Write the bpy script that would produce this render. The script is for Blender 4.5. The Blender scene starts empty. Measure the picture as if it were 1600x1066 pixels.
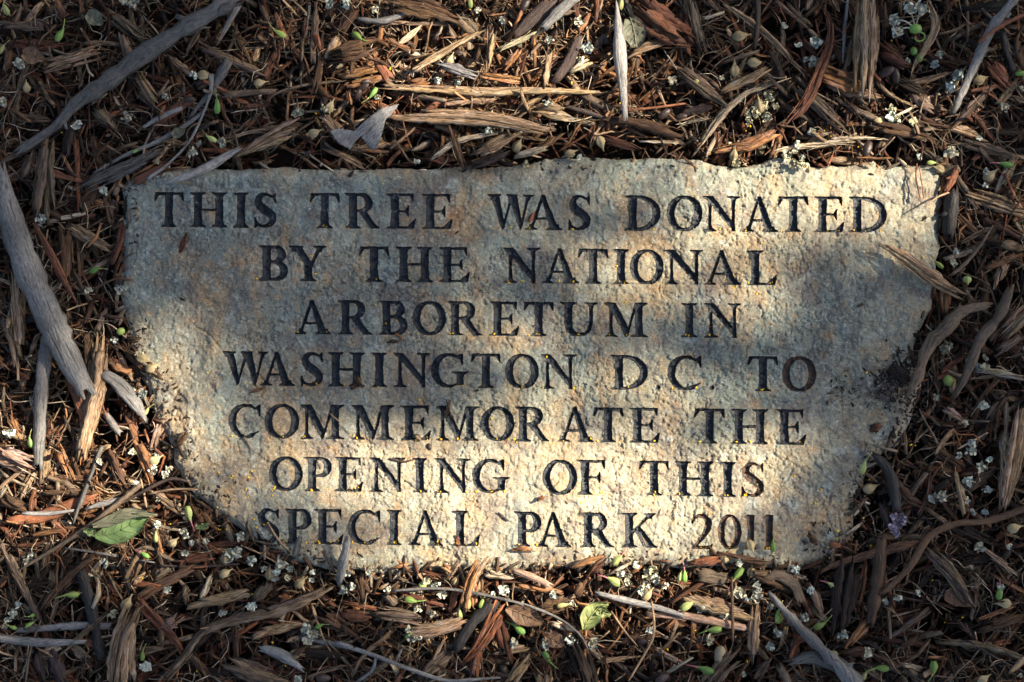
import bpy, math, random
import numpy as np

# ------------------------------------------------------------------ camera, world, sun, exposure
S = 0.0005                                   # metres per unit of the layout drawing (1600 x 1066 units)
def P(x, y): return ((x - 800.0) * S, (533.0 - y) * S)
SUN_EL, SUN_AZ = math.radians(37), math.radians(20)      # azimuth measured from +X towards +Y
SUND = np.array([math.cos(SUN_EL) * math.cos(SUN_AZ), math.cos(SUN_EL) * math.sin(SUN_AZ), math.sin(SUN_EL)])

sc = bpy.context.scene
COL = sc.collection
cam_d = bpy.data.cameras.new('camera')
cam_d.sensor_width = 36.0
cam_d.lens = 36.0 * 1.5 / 0.8
cam_d.clip_start, cam_d.clip_end = 0.05, 300.0
cam = bpy.data.objects.new('camera', cam_d)
cam.location = (0, 0, 1.5)
COL.objects.link(cam)
sc.camera = cam

world = bpy.data.worlds.new('World')
sc.world = world
world.use_nodes = True
wn = world.node_tree
bg = wn.nodes.get('Background') or wn.nodes.new('ShaderNodeBackground')
sky = wn.nodes.new('ShaderNodeTexSky')
sky.sky_type = 'NISHITA'
sky.sun_disc = False
sky.sun_elevation = SUN_EL
sky.dust_density = 2.2
sky.ozone_density = 0.7
sky.air_density = 1.0
sky.sun_rotation = math.pi / 2 - SUN_AZ
wn.links.new(sky.outputs[0], bg.inputs[0])
bg.inputs[1].default_value = 0.058

sun_d = bpy.data.lights.new('sun', 'SUN')
sun_d.energy = 5.0
sun_d.angle = math.radians(0.53)
sun_d.color = (1.0, 0.87, 0.68)
sun = bpy.data.objects.new('sun', sun_d)
COL.objects.link(sun)
from mathutils import Vector
sun.rotation_euler = Vector(SUND).to_track_quat('Z', 'Y').to_euler()

sc.view_settings.view_transform = 'Standard'
sc.view_settings.look = 'None'
sc.view_settings.gamma = 1.0
sc.view_settings.use_curve_mapping = False
sc.view_settings.exposure = 1.58

rng = np.random.default_rng(11)
random.seed(5)

# ------------------------------------------------------------------ numeric helpers
def _hash(ix, iy, seed):
    h = (ix.astype(np.int64) * 374761393 + iy.astype(np.int64) * 668265263 + seed * 144665) & 0x7fffffff
    h = ((h ^ (h >> 13)) * 1274126177) & 0x7fffffff
    h = (h ^ (h >> 16)) & 0xffff
    return h / 65535.0

def vnoise(x, y, seed=0):
    ix, iy = np.floor(x), np.floor(y)
    fx, fy = x - ix, y - iy
    fx, fy = fx * fx * fx * (fx * (fx * 6 - 15) + 10), fy * fy * fy * (fy * (fy * 6 - 15) + 10)
    a, b = _hash(ix, iy, seed), _hash(ix + 1, iy, seed)
    c, d = _hash(ix, iy + 1, seed), _hash(ix + 1, iy + 1, seed)
    return (a * (1 - fx) + b * fx) * (1 - fy) + (c * (1 - fx) + d * fx) * fy

def fbm(x, y, f, oct=4, seed=0, gain=0.5):
    s, a, t = 0.0, 1.0, 0.0
    for o in range(oct):
        s = s + a * vnoise(x * f + 17.3 * o, y * f - 9.1 * o, seed + o * 7)
        t += a; a *= gain; f *= 2.03
    return s / t                                # 0..1

def sstep(a, b, x):
    t = np.clip((x - a) / (b - a), 0, 1)
    return t * t * (3 - 2 * t)

def sd_poly(px, py, pts):
    pts = np.asarray(pts, float)
    d = np.full(px.shape, 1e18)
    s = np.ones(px.shape)
    n = len(pts)
    for i in range(n):
        ax, ay = pts[i]; bx, by = pts[i - 1]
        ex, ey = bx - ax, by - ay
        wx, wy = px - ax, py - ay
        t = np.clip((wx * ex + wy * ey) / (ex * ex + ey * ey + 1e-18), 0, 1)
        d = np.minimum(d, (wx - ex * t) ** 2 + (wy - ey * t) ** 2)
        c1, c2, c3 = py >= ay, py < by, ex * wy > ey * wx
        s = np.where((c1 & c2 & c3) | (~c1 & ~c2 & ~c3), -s, s)
    return s * np.sqrt(d)

def sd_stroke(px, py, pts, hw):
    d = np.full(px.shape, 1e9)
    for i in range(len(pts) - 1):
        (ax, ay), (bx, by) = pts[i], pts[i + 1]
        ex, ey = bx - ax, by - ay
        wx, wy = px - ax, py - ay
        t = np.clip((wx * ex + wy * ey) / (ex * ex + ey * ey + 1e-12), 0, 1)
        r = hw[i] * (1 - t) + hw[i + 1] * t
        d = np.minimum(d, np.hypot(wx - ex * t, wy - ey * t) - r)
    return d

def smooth_path(pts, n):
    """Catmull-Rom through pts (any dimension), n samples spread over the length."""
    p = np.asarray(pts, float)
    if len(p) == 1: return np.repeat(p, n, 0)
    q = np.vstack([2 * p[0] - p[1], p, 2 * p[-1] - p[-2]])
    out = []
    for i in range(1, len(q) - 2):
        t = np.linspace(0, 1, 12, endpoint=False)[:, None]
        a, b, c, d = q[i - 1], q[i], q[i + 1], q[i + 2]
        out.append(0.5 * ((2 * b) + (-a + c) * t + (2 * a - 5 * b + 4 * c - d) * t * t + (-a + 3 * b - 3 * c + d) * t ** 3))
    out = np.vstack(out + [p[-1][None]])
    L = np.r_[0, np.cumsum(np.linalg.norm(np.diff(out[:, :2], axis=0), axis=1))]
    s = np.linspace(0, L[-1], n)
    return np.stack([np.interp(s, L, out[:, k]) for k in range(out.shape[1])], 1)

# ------------------------------------------------------------------ mesh builders
def make_mesh(name, V, Q, uv=None, tint=None, mats=(), smooth=False, attr=None):
    me = bpy.data.meshes.new(name)
    V = np.asarray(V, np.float32); Q = np.asarray(Q, np.int32)
    k = Q.shape[1]
    me.vertices.add(len(V)); me.vertices.foreach_set('co', V.ravel())
    me.loops.add(Q.size); me.loops.foreach_set('vertex_index', Q.ravel())
    me.polygons.add(len(Q))
    me.polygons.foreach_set('loop_start', np.arange(0, Q.size, k, dtype=np.int32))
    if smooth: me.polygons.foreach_set('use_smooth', np.ones(len(Q), bool))
    if uv is not None:
        l = me.uv_layers.new(name='grain')
        l.data.foreach_set('uv', np.asarray(uv, np.float32)[Q.ravel()].ravel())
    if tint is not None:
        a = me.color_attributes.new('tint', 'FLOAT_COLOR', 'POINT')
        t = np.ones((len(V), 4), np.float32); t[:, :3] = tint
        a.data.foreach_set('color', t.ravel())
    if attr:
        for nm, val in attr.items():
            a = me.attributes.new(nm, 'FLOAT', 'POINT')
            a.data.foreach_set('value', np.asarray(val, np.float32))
    for m in mats: me.materials.append(m)
    me.update(calc_edges=True)
    return me

def obj(name, me, parent=None, **props):
    o = bpy.data.objects.new(name, me)
    COL.objects.link(o)
    if parent: o.parent = parent
    for k, v in props.items(): o[k] = v
    return o

def rings(C, A, B, K, ca, cb, shift=None, rag0=None):
    """Tubes with an arbitrary closed section. C,A,B: [N,R,3] centre and the two section axes (scaled); ca,cb: [N,R,K] section coordinates."""
    N, R = C.shape[:2]
    V = C[:, :, None, :] + A[:, :, None, :] * ca[..., None] + B[:, :, None, :] * cb[..., None]
    if shift is not None: V = V + shift
    return V

def ring_quads(N, R, K):
    base = np.arange(R - 1)[:, None] * K + np.arange(K)[None, :]
    nxt = np.arange(R - 1)[:, None] * K + (np.arange(K)[None, :] + 1) % K
    q = np.stack([base, nxt, nxt + K, base + K], -1).reshape(-1, 4)
    caps = []
    for i in range(K // 2 - 1):
        c = [i, i + 1, K - 2 - i, K - 1 - i]
        caps.append(c[::-1]); caps.append([v + (R - 1) * K for v in c])
    q = np.vstack([q, np.array(caps)])
    return (q[None] + (np.arange(N) * R * K)[:, None, None]).reshape(-1, 4)

def tube_batch(C, W, T, K, r, ridge=0.25, rough=0.06, rag=0.0, roll=None, section='round', arc=2.6, wall=0.16):
    """C [N,R,3] centre lines; W,T [N,R] half width and half thickness. Returns verts, quads, uv, inner mask."""
    N, R = C.shape[:2]
    D = np.gradient(C, axis=1)
    D /= np.linalg.norm(D, axis=2, keepdims=True) + 1e-12
    up = np.zeros_like(D); up[..., 2] = 1
    A = np.cross(D, up); nA = np.linalg.norm(A, axis=2, keepdims=True)
    A = np.where(nA > 1e-3, A / (nA + 1e-12), np.array([1.0, 0, 0]))
    B = np.cross(A, D)
    if roll is not None:
        cr, sr = np.cos(roll)[..., None], np.sin(roll)[..., None]
        A, B = A * cr + B * sr, B * cr - A * sr
    if section == 'round':
        ph = (np.arange(K) + r.uniform(-.28, .28, (N, 1, K))) * 2 * np.pi / K
        rho = 1 + ridge * r.uniform(-1, 1, (N, 1, K)) + rough * r.uniform(-1, 1, (N, R, K))
        ca = np.cos(ph) * rho * W[..., None]; cb = np.sin(ph) * rho * T[..., None]
        inner = np.zeros((N, R, K))
        v = ph * 0.5 * (W[..., None] + T[..., None])
    else:                                           # curled strip: convex side up, closed section
        h = K // 2
        th = np.linspace(-1, 1, h) * arc / 2
        th = np.r_[th, th[::-1]]
        rad = np.r_[np.ones(h), np.ones(h) * (1 - wall)]
        sc_ = 1.0 / max(math.sin(min(arc / 2, math.pi / 2)), 0.2)
        wob = 1 + rough * r.uniform(-1, 1, (N, R, h)); wob = np.concatenate([wob, wob[..., ::-1]], -1)
        ca = np.sin(th) * rad * sc_ * W[..., None] * wob
        cb = (np.cos(th) * rad - math.cos(arc / 2)) * sc_ * T[..., None] * wob
        inner = np.broadcast_to(np.r_[np.zeros(h), np.ones(h)], (N, R, K)).copy()
        v = np.broadcast_to(th, (N, R, K)) * W[..., None] * sc_
    shift = np.zeros((N, R, K, 3))
    if np.any(np.asarray(rag) > 0):
        rg = np.broadcast_to(np.asarray(rag, float).reshape(-1, 1) if np.ndim(rag) else np.full((N, 1), rag), (N, 1))
        e = r.uniform(-1, 1, (N, 2, K)) * rg[:, :, None] 
        if section != 'round': e[..., K // 2:] = e[..., :K // 2][..., ::-1]
        shift[:, 0] = D[:, 0, None, :] * e[:, 0, :, None]
        shift[:, -1] = D[:, -1, None, :] * e[:, 1, :, None]
    V = rings(C, A, B, K, ca, cb, shift)
    seg = np.linalg.norm(np.diff(C, axis=1), axis=2)
    u = np.concatenate([np.zeros((N, 1)), np.cumsum(seg, 1)], 1)[:, :, None] + r.uniform(0, 40, (N, 1, 1))
    uv = np.stack([np.broadcast_to(u, (N, R, K)), v + r.uniform(0, 40, (N, 1, 1))], -1)
    return V.reshape(-1, 3), ring_quads(N, R, K), uv.reshape(-1, 2), inner.reshape(-1)

class Bag:
    def __init__(s): s.V, s.Q, s.U, s.T, s.n = [], [], [], [], 0
    def add(s, V, Q, U, T):
        s.V.append(V); s.Q.append(Q + s.n); s.U.append(U)
        s.T.append(np.broadcast_to(np.asarray(T, float), (len(V), 3))); s.n += len(V)
    def mesh(s, name, mats, smooth=False):
        return make_mesh(name, np.vstack(s.V), np.vstack(s.Q), np.vstack(s.U), np.vstack(s.T), mats, smooth)

# ------------------------------------------------------------------ materials
def new_mat(name):
    m = bpy.data.materials.new(name); m.use_nodes = True
    nt = m.node_tree; nt.nodes.clear()
    out = nt.nodes.new('ShaderNodeOutputMaterial'); b = nt.nodes.new('ShaderNodeBsdfPrincipled')
    nt.links.new(b.outputs[0], out.inputs[0])
    return m, nt, b

class NT:
    def __init__(s, nt): s.nt = nt
    def n(s, t, **kw):
        nd = s.nt.nodes.new(t)
        for k, v in kw.items(): setattr(nd, k, v)
        return nd
    def put(s, sock, v):
        if isinstance(v, bpy.types.NodeSocket): s.nt.links.new(v, sock)
        else: sock.default_value = v
    def math(s, op, a, b=0.0, clamp=False):
        nd = s.n('ShaderNodeMath', operation=op, use_clamp=clamp); s.put(nd.inputs[0], a); s.put(nd.inputs[1], b); return nd.outputs[0]
    def mapr(s, v, a, b, c, d):
        nd = s.n('ShaderNodeMapRange'); s.put(nd.inputs[0], v)
        for i, x in enumerate((a, b, c, d)): nd.inputs[i + 1].default_value = x
        return nd.outputs[0]
    def noise(s, vec, scale, detail=4, rough=.55, dist=0):
        nd = s.n('ShaderNodeTexNoise'); s.put(nd.inputs['Vector'], vec)
        nd.inputs['Scale'].default_value = scale; nd.inputs['Detail'].default_value = detail
        nd.inputs['Roughness'].default_value = rough; nd.inputs['Distortion'].default_value = dist
        return nd.outputs[0]
    def mapping(s, vec, scale, loc=(0, 0, 0)):
        nd = s.n('ShaderNodeMapping'); s.put(nd.inputs[0], vec); nd.inputs['Scale'].default_value = scale; nd.inputs['Location'].default_value = loc; return nd.outputs[0]
    def mix(s, f, a, b, mode='MIX'):
        nd = s.n('ShaderNodeMix', data_type='RGBA', blend_type=mode)
        s.put(nd.inputs[0], f); s.put(nd.inputs[6], a if not isinstance(a, tuple) else (*a, 1)); s.put(nd.inputs[7], b if not isinstance(b, tuple) else (*b, 1))
        return nd.outputs[2]
    def bump(s, h, dist, strength=1.0, prev=None):
        nd = s.n('ShaderNodeBump'); s.put(nd.inputs['Height'], h); nd.inputs['Distance'].default_value = dist; nd.inputs['Strength'].default_value = strength
        if prev is not None: s.put(nd.inputs['Normal'], prev)
        return nd.outputs[0]
    def attr(s, name):
        nd = s.n('ShaderNodeAttribute', attribute_name=name); return nd

def scale_col(g, col, f):
    nd = g.n('ShaderNodeVectorMath', operation='SCALE'); g.put(nd.inputs[0], col); g.put(nd.inputs['Scale'], f); return nd.outputs[0]

# wood: tint carried by each piece, fibres run along it
m_wood, nt, b = new_mat('shredded_wood'); g = NT(nt)
uvn = g.n('ShaderNodeUVMap', uv_map='grain').outputs[0]
tint = g.attr('tint').outputs['Color']
fine = g.noise(g.mapping(uvn, (210, 2300, 1)), 1.0, 3, .65)
coarse = g.noise(g.mapping(uvn, (75, 900, 1), (3, 7, 0)), 1.0, 4, .65, .5)
blot = g.noise(g.mapping(uvn, (90, 120, 1), (9, 2, 0)), 1.0, 3)
f1 = g.mapr(fine, .3, .7, .5, 1.5)
f2 = g.mapr(coarse, .38, .58, .28, 1.4)
f3 = g.mapr(blot, .3, .7, .75, 1.2)
c = scale_col(g, tint, g.math('MULTIPLY', g.math('MULTIPLY', f1, f2), f3))
grey = g.n('ShaderNodeRGBToBW'); g.put(grey.inputs[0], c)
c = g.mix(g.mapr(blot, .5, .75, 0, .55), c, grey.outputs[0])
g.put(b.inputs['Base Color'], c); b.inputs['Roughness'].default_value = .78
b.inputs['Specular IOR Level'].default_value = .3
h = g.math('ADD', coarse, g.math('MULTIPLY', fine, .6))
g.put(b.inputs['Normal'], g.bump(h, .0014, .9))

# smooth grey bark of sticks
m_bark, nt, b = new_mat('stick_bark'); g = NT(nt)
uvn = g.n('ShaderNodeUVMap', uv_map='grain').outputs[0]
tint = g.attr('tint').outputs['Color']
n1 = g.noise(g.mapping(uvn, (260, 700, 1)), 1.0, 4, .65)
n2 = g.noise(g.mapping(uvn, (38, 420, 1), (1, 2, 0)), 1.0, 4, .6, .5)
n3 = g.noise(g.mapping(uvn, (30, 40, 1), (5, 2, 0)), 1.0, 2)
crk = g.mapr(n2, .36, .44, .38, 1.0)
f = g.math('MULTIPLY', g.math('MULTIPLY', g.mapr(n1, .3, .7, .5, 1.5), crk), g.mapr(n3, .3, .7, .6, 1.3))
g.put(b.inputs['Base Color'], scale_col(g, tint, f)); b.inputs['Roughness'].default_value = .62
b.inputs['Specular IOR Level'].default_value = .4
g.put(b.inputs['Normal'], g.bump(g.math('ADD', n2, g.math('MULTIPLY', n1, .5)), .0016, .9))

# soil and far mulch ground
m_soil, nt, b = new_mat('mulch_soil'); g = NT(nt)
oc = g.n('ShaderNodeTexCoord').outputs['Object']
n1 = g.noise(oc, 60, 6, .65, .6)
n2 = g.noise(g.mapping(oc, (40, 160, 1)), 1.0, 5, .6, 1.2)
c = g.mix(g.mapr(n1, .35, .65, 0, 1), (.008, .005, .004), (.035, .02, .012))
c = g.mix(g.mapr(n2, .5, .62, 0, .7), c, (.05, .03, .018))
g.put(b.inputs['Base Color'], c); b.inputs['Roughness'].default_value = .95
g.put(b.inputs['Normal'], g.bump(n1, .01, .8))

# stone
m_stone, nt, b = new_mat('sandstone'); g = NT(nt)
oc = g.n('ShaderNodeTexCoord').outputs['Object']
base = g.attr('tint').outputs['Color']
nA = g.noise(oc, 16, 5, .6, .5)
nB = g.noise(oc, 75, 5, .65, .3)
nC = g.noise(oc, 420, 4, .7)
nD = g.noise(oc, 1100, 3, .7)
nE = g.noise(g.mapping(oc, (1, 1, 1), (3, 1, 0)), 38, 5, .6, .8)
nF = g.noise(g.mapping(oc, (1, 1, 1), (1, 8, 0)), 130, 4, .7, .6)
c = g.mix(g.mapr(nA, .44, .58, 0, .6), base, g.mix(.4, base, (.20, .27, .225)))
c = g.mix(g.mapr(nE, .50, .62, 0, .65), c, (.145, .125, .112))
nG = g.noise(g.mapping(oc, (1, .45, 1), (6, 3, 0)), 24, 5, .65, 1.0)
c = g.mix(g.mapr(nG, .54, .64, 0, .5), c, (.40, .27, .135))
c = g.mix(g.mapr(nG, .44, .36, 0, .45), c, (.23, .275, .25))
c = g.mix(g.mapr(nB, .55, .68, 0, .5), c, (.42, .245, .11))
c = g.mix(g.mapr(nB, .44, .32, 0, .6), c, (.40, .43, .38))
c = g.mix(g.mapr(nF, .56, .68, 0, .5), c, (.12, .095, .09))
c = g.mix(g.mapr(nF, .42, .30, 0, .45), c, (.50, .46, .36))
f = g.math('MULTIPLY', g.mapr(nC, .3, .7, .70, 1.26), g.mapr(nD, .3, .7, .6, 1.38))
c = scale_col(g, c, f)
c = g.mix(g.mapr(nC, .63, .68, 0, .7), c, (.62, .60, .54))
c = g.mix(g.mapr(nD, .37, .30, 0, .75), c, (.06, .05, .045))
g.put(b.inputs['Base Color'], c); b.inputs['Roughness'].default_value = .85
b.inputs['Specular IOR Level'].default_value = .25
bn = g.bump(nB, .0009, .4); bn = g.bump(nC, .0005, .4, bn)
g.put(b.inputs['Normal'], g.bump(nD, .0005, .6, bn))

def paint_mat(name, worn, dirt):
    m, nt, b = new_mat(name); g = NT(nt)
    oc = g.n('ShaderNodeTexCoord').outputs['Object']
    n1 = g.noise(oc, 520, 4, .65); n2 = g.noise(oc, 60, 3); n3 = g.noise(g.mapping(oc, (1, 1, 1), (5, 5, 1)), 210, 4, .7)
    c = g.mix(g.mapr(n1, .3, .7, 0, 1), (.006, .0085, .012), (.022, .028, .035))
    chips = g.math('MULTIPLY', g.mapr(n3, .60, .64, 0, 1), g.mapr(n2, .40, .60, 0, worn), True)
    c = g.mix(chips, c, (.24, .235, .21))
    if dirt: c = g.mix(g.mapr(n3, .60 - dirt * .2, .66 - dirt * .2, 0, .9), c, (.085, .043, .022))
    g.put(b.inputs['Base Color'], c)
    b.inputs['Roughness'].default_value = .5
    b.inputs['Specular IOR Level'].default_value = .5
    g.put(b.inputs['Normal'], g.bump(g.math('ADD', n1, n3), .0011, .8))
    return m
m_paint = paint_mat('black_letter_paint', .35, 0)
m_paint_chipped = paint_mat('chipped_letter_paint', 1.0, 0)
m_paint_dirty = paint_mat('soiled_letter_paint', .4, .8)

def flat_mat(name, col, col2, scale=300, rough=.6, spec=.4, sss=0.0, bump=.0004, hue=None):
    m, nt, b = new_mat(name); g = NT(nt)
    oc = g.n('ShaderNodeTexCoord').outputs['Object']
    n = g.noise(oc, scale, 4, .6)
    oi = g.n('ShaderNodeObjectInfo').outputs['Random']
    c = g.mix(g.mapr(n, .3, .7, 0, 1), col, col2)
    if hue: c = g.mix(g.mapr(g.math('FRACT', g.math('MULTIPLY', oi, 7.3)), .2, 1, 0, .75), c, hue); c = g.mix(g.mapr(g.noise(oc, 170, 3), .56, .66, 0, .6), c, (.16, .11, .04))
    c = scale_col(g, c, g.mapr(oi, 0, 1, .65, 1.2))
    g.put(b.inputs['Base Color'], c); b.inputs['Roughness'].default_value = rough
    b.inputs['Specular IOR Level'].default_value = spec
    if sss: b.inputs['Subsurface Weight'].default_value = sss; b.inputs['Subsurface Scale'].default_value = .002
    g.put(b.inputs['Normal'], g.bump(n, bump, .6))
    return m
m_petal = flat_mat('white_petals', (.68, .70, .64), (.42, .48, .38), 500, .6, .3, hue=(.44, .38, .24))
m_petal_old = flat_mat('faded_petals', (.55, .52, .36), (.36, .34, .2), 500, .7, .3)
m_petal_lilac = flat_mat('lilac_petals', (.33, .24, .33), (.50, .44, .49), 500, .6, .3)
m_green = flat_mat('green_calyx', (.11, .27, .045), (.24, .38, .10), 260, .5, .35, hue=(.24, .27, .07))
m_green_pale = flat_mat('pale_green_calyx', (.28, .36, .10), (.40, .43, .17), 260, .5, .35, hue=(.30, .24, .11))
m_pink = flat_mat('pink_tip', (.42, .09, .14), (.5, .2, .2), 260, .5, .4)
m_capsule = flat_mat('tan_capsule', (.27, .21, .11), (.40, .32, .18), 350, .65, .3)
m_leaf = flat_mat('green_leaf', (.085, .15, .05), (.16, .235, .10), 90, .42, .5)
m_leaf_y = flat_mat('yellowing_leaf', (.20, .25, .08), (.30, .31, .14), 90, .5, .4)
m_leaf_grey = flat_mat('dry_grey_leaf', (.13, .14, .09), (.2, .19, .13), 90, .6, .4)
m_leaf_dry = flat_mat('dry_brown_leaf', (.15, .085, .05), (.24, .15, .09), 120, .6, .35)
m_pod = flat_mat('dark_seed_pod', (.016, .010, .009), (.06, .034, .026), 330, .45, .5, bump=.001)
m_pebble = flat_mat('pebble', (.42, .33, .2), (.55, .46, .32), 200, .8, .3)
m_yellow = flat_mat('yellow_specks', (.75, .42, .01), (.85, .55, .02), 300, .6, .3)
m_crown = flat_mat('tree_leaves', (.05, .09, .02), (.08, .12, .03), 8, .5, .4)
m_trunk = flat_mat('tree_bark', (.09, .07, .055), (.16, .13, .1), 14, .9, .2, bump=.01)

# ------------------------------------------------------------------ ground sheet
soil_n = 60
gx = np.concatenate([[-60, -20, -6, -2], np.linspace(-.9, .9, soil_n), [2, 6, 20, 60]])
GX, GY = np.meshgrid(gx, gx)
GZ = -.046 + .006 * (fbm(GX, GY, 9, 3, 5) - .5) * (np.hypot(GX, GY) < 2)
n_ = len(gx)
idx = np.arange(n_ * n_).reshape(n_, n_)
Q = np.stack([idx[:-1, :-1], idx[:-1, 1:], idx[1:, 1:], idx[1:, :-1]], -1).reshape(-1, 4)
obj('ground', make_mesh('ground', np.stack([GX, GY, GZ], -1).reshape(-1, 3), Q, mats=[m_soil], smooth=True), kind='structure')

# ------------------------------------------------------------------ stone outline and lettering
OUT = [(205,272),(235,264),(300,262),(380,264),(470,263),(540,264),(620,265),(700,264),(760,262),(800,258),(832,255),(852,249),(900,246),(960,248),(1010,250),(1060,249),
 (1098,251),(1122,258),(1142,262),(1168,261),(1190,257),(1208,250),(1232,249),(1248,255),(1262,263),(1285,266),(1312,262),(1345,259),(1400,260),(1440,258),(1466,258),
 (1472,275),(1472,310),(1469,350),(1470,385),(1462,420),(1460,455),(1456,480),(1446,502),(1436,520),(1428,545),(1432,570),(1440,600),(1432,635),(1418,668),(1398,695),(1372,712),
 (1356,738),(1348,762),(1338,790),(1334,830),(1322,858),(1290,878),(1250,892),(1200,888),(1130,884),(1060,886),(1000,884),(940,886),(880,884),(820,892),(770,900),(700,894),
 (640,892),(600,898),(560,890),(520,894),(480,882),(445,872),(415,858),(385,834),(352,812),(325,790),(303,772),(290,752),(274,730),(268,700),(258,682),(240,660),(232,625),
 (222,592),(208,560),(200,520),(190,480),(186,440),(190,400),(186,365),(192,330),(188,300),(192,284)]
OUTW = np.array([P(*p) for p in OUT])

def serif(x, y, a, H, top=False, left=True, right=True):
    s = -1 if top else 1
    aL = a if left else H; aR = a if right else H
    p = [(x - aL, y), (x + aR, y), (x + aR, y + s * 3.6), (x + H + 1.5 if right else x + H, y + s * 9), (x + H, y + s * 17), (x - H, y + s * 17),
         (x - H - 1.5 if left else x - H, y + s * 9), (x - aL, y + s * 3.6)]
    return ('p', p)
def quad(*p): return ('p', list(p))
def arc(cx, cy, rx, ry, a0, a1, n, t, T):
    th = np.radians(np.linspace(a0, a1, n))
    return [(cx + rx * math.cos(a), cy + ry * math.sin(a)) for a in th], [t + (T - t) * abs(math.cos(a)) ** 1.3 for a in th]
def stem(x, H=12, y0=0, y1=100): return quad((x - H - .6, y0), (x + H + .6, y0), (x + H - .8, (y0 + y1) / 2), (x + H + .6, y1), (x - H - .6, y1), (x - H + .8, (y0 + y1) / 2))
def glyph(ch, W):
    t, T = 4.4, 11.5
    if ch == 'I': x = W / 2; return [stem(x), serif(x, 0, W / 2, 12), serif(x, 100, W / 2, 12, True)]
    if ch == 'T':
        x = W / 2
        return [stem(x), serif(x, 0, 23, 12), quad((5, 91.5), (W - 5, 91.5), (W - 3, 100), (3, 100)),
                quad((0, 74), (4.5, 74), (15, 91.5), (12, 99), (3, 100)), quad((W, 74), (W - 4.5, 74), (W - 15, 91.5), (W - 12, 99), (W - 3, 100))]
    if ch == 'H':
        a = 23
        return [stem(a), stem(W - a), serif(a, 0, a, 12), serif(a, 100, a, 12, True), serif(W - a, 0, a, 12), serif(W - a, 100, a, 12, True),
                quad((a, 46), (W - a, 46), (W - a, 54), (a, 54))]
    def arms(W, bottom, x=24):
        r = [stem(x), serif(x, 100, x, 12, True, right=False), quad((x, 92), (W * .9, 92), (W * .9, 100), (x, 100)),
             quad((W * .78, 93), (W * .87, 75), (W * .91, 75), (W * .91, 100), (W * .80, 100)),
             quad((x, 46.5), (W * .7, 46.5), (W * .7, 53.5), (x, 53.5)), quad((W * .60, 50), (W * .73, 67), (W * .76, 67), (W * .76, 33), (W * .73, 33))]
        if bottom: r += [serif(x, 0, x, 12, right=False), quad((x, 0), (W * .90, 0), (W * .93, 7), (x, 7.5)), quad((W * .68, 6), (W * .96, 30), (W, 30), (W * .92, 0), (W * .7, 0))]
        else: r += [serif(x, 0, x, 12)]
        return r
    if ch == 'E': return arms(W, True)
    if ch == 'F': return arms(W * 1.05, False)
    if ch == 'L':
        x = 25
        return [stem(x), serif(x, 100, x, 12, True), serif(x, 0, x, 12, right=False), quad((x, 0), (W * .90, 0), (W * .93, 7), (x, 7.5)), quad((W * .66, 6), (W * .96, 32), (W, 32), (W * .92, 0), (W * .7, 0))]
    if ch == 'D':
        p, h_ = arc(36, 50, W - 36 - T, 50 - t, 90, -90, 17, t, T)
        return [stem(24), serif(24, 0, 24, 12, right=False), serif(24, 100, 24, 12, True, right=False), ('s', [(24, 95.6)] + p + [(24, 4.4)], [t] + h_ + [t])]
    if ch in 'O0':
        T2 = T if ch == 'O' else 10
        p, h_ = arc(W / 2, 50, W / 2 - T2, 50 - t, 8, 368, 33, t, T2)
        return [('s', p, h_)]
    if ch in 'CG':
        p, h_ = arc(W * .55, 50, W * .55 - T, 50 - t, 52, 318 if ch == 'C' else 300, 25, t, T)
        h_[0] = 3.4; h_[1] = 4; h_[-1] = 2; h_[-2] = 3
        r = [('s', p if ch == 'G' else p[:-1] + [(W - 5, 20)], h_), quad((W * .80, 90), (W * .97, 99), (W, 99), (W, 64), (W * .955, 64), (W * .90, 78))]
        if ch == 'C': r.append(quad((W * .72, 2), (W * .98, 20), (W, 24), (W * .9, 20), (W * .7, 10)))
        if ch == 'G': r = [('s', arc(W * .48, 50, W * .48 - T, 50 - t, 52, 300, 25, t, T)[0], h_), quad((W * .66, 91), (W * .80, 99), (W * .85, 99), (W * .85, 66), (W * .81, 66), (W * .76, 80)),
                            stem(W * .77, 11, 8, 46), serif(W * .77, 48, W * .23, 11, True), quad((W * .5, 2), (W * .77 + 11, 12), (W * .77 + 11, 22), (W * .6, 12))]
        return r
    if ch == 'S':
        p = [(W * .86, 86), (W * .52, 95.6), (W * .3, 90), (W * .19, 76), (W * .28, 62), (W * .5, 50), (W * .74, 38), (W * .83, 24), (W * .7, 10), (W * .45, 4.4), (W * .2, 9), (W * .08, 17)]
        h_ = [3.2, 4.4, 7.5, 10.5, 12, 12.5, 12, 10.5, 7.5, 4.4, 4, 3.2]
        q = smooth_path([(a, b_, c_) for (a, b_), c_ in zip(p, h_)], 34)
        return [('s', [tuple(v[:2]) for v in q], list(q[:, 2])), quad((W * .76, 90), (W * .93, 99), (W * .97, 99), (W * .97, 70), (W * .92, 70)), quad((0, 32), (W * .05, 32), (W * .22, 9), (W * .06, 0), (0, 0))]
    def bowl(x, y0, y1, R):
        p, h_ = arc(x + (R - x) * .35, (y0 + y1) / 2, (R - x) * .65 - T, (y1 - y0) / 2, 90, -90, 13, t, T)
        return ('s', [(x, y1)] + p + [(x, y0)], [t] + h_ + [t])
    if ch == 'P': return [stem(23), serif(23, 0, 23, 12), serif(23, 100, 23, 12, True, right=False), bowl(23, 45, 95.6, W)]
    if ch == 'R':
        return [stem(23), serif(23, 0, 23, 12), serif(23, 100, 23, 12, True, right=False), bowl(23, 50, 95.6, W * .80),
                quad((34, 50), (W * .60, 52), (W * .90, 8), (W, 3), (W, 0), (W * .74, 0))]
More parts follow.
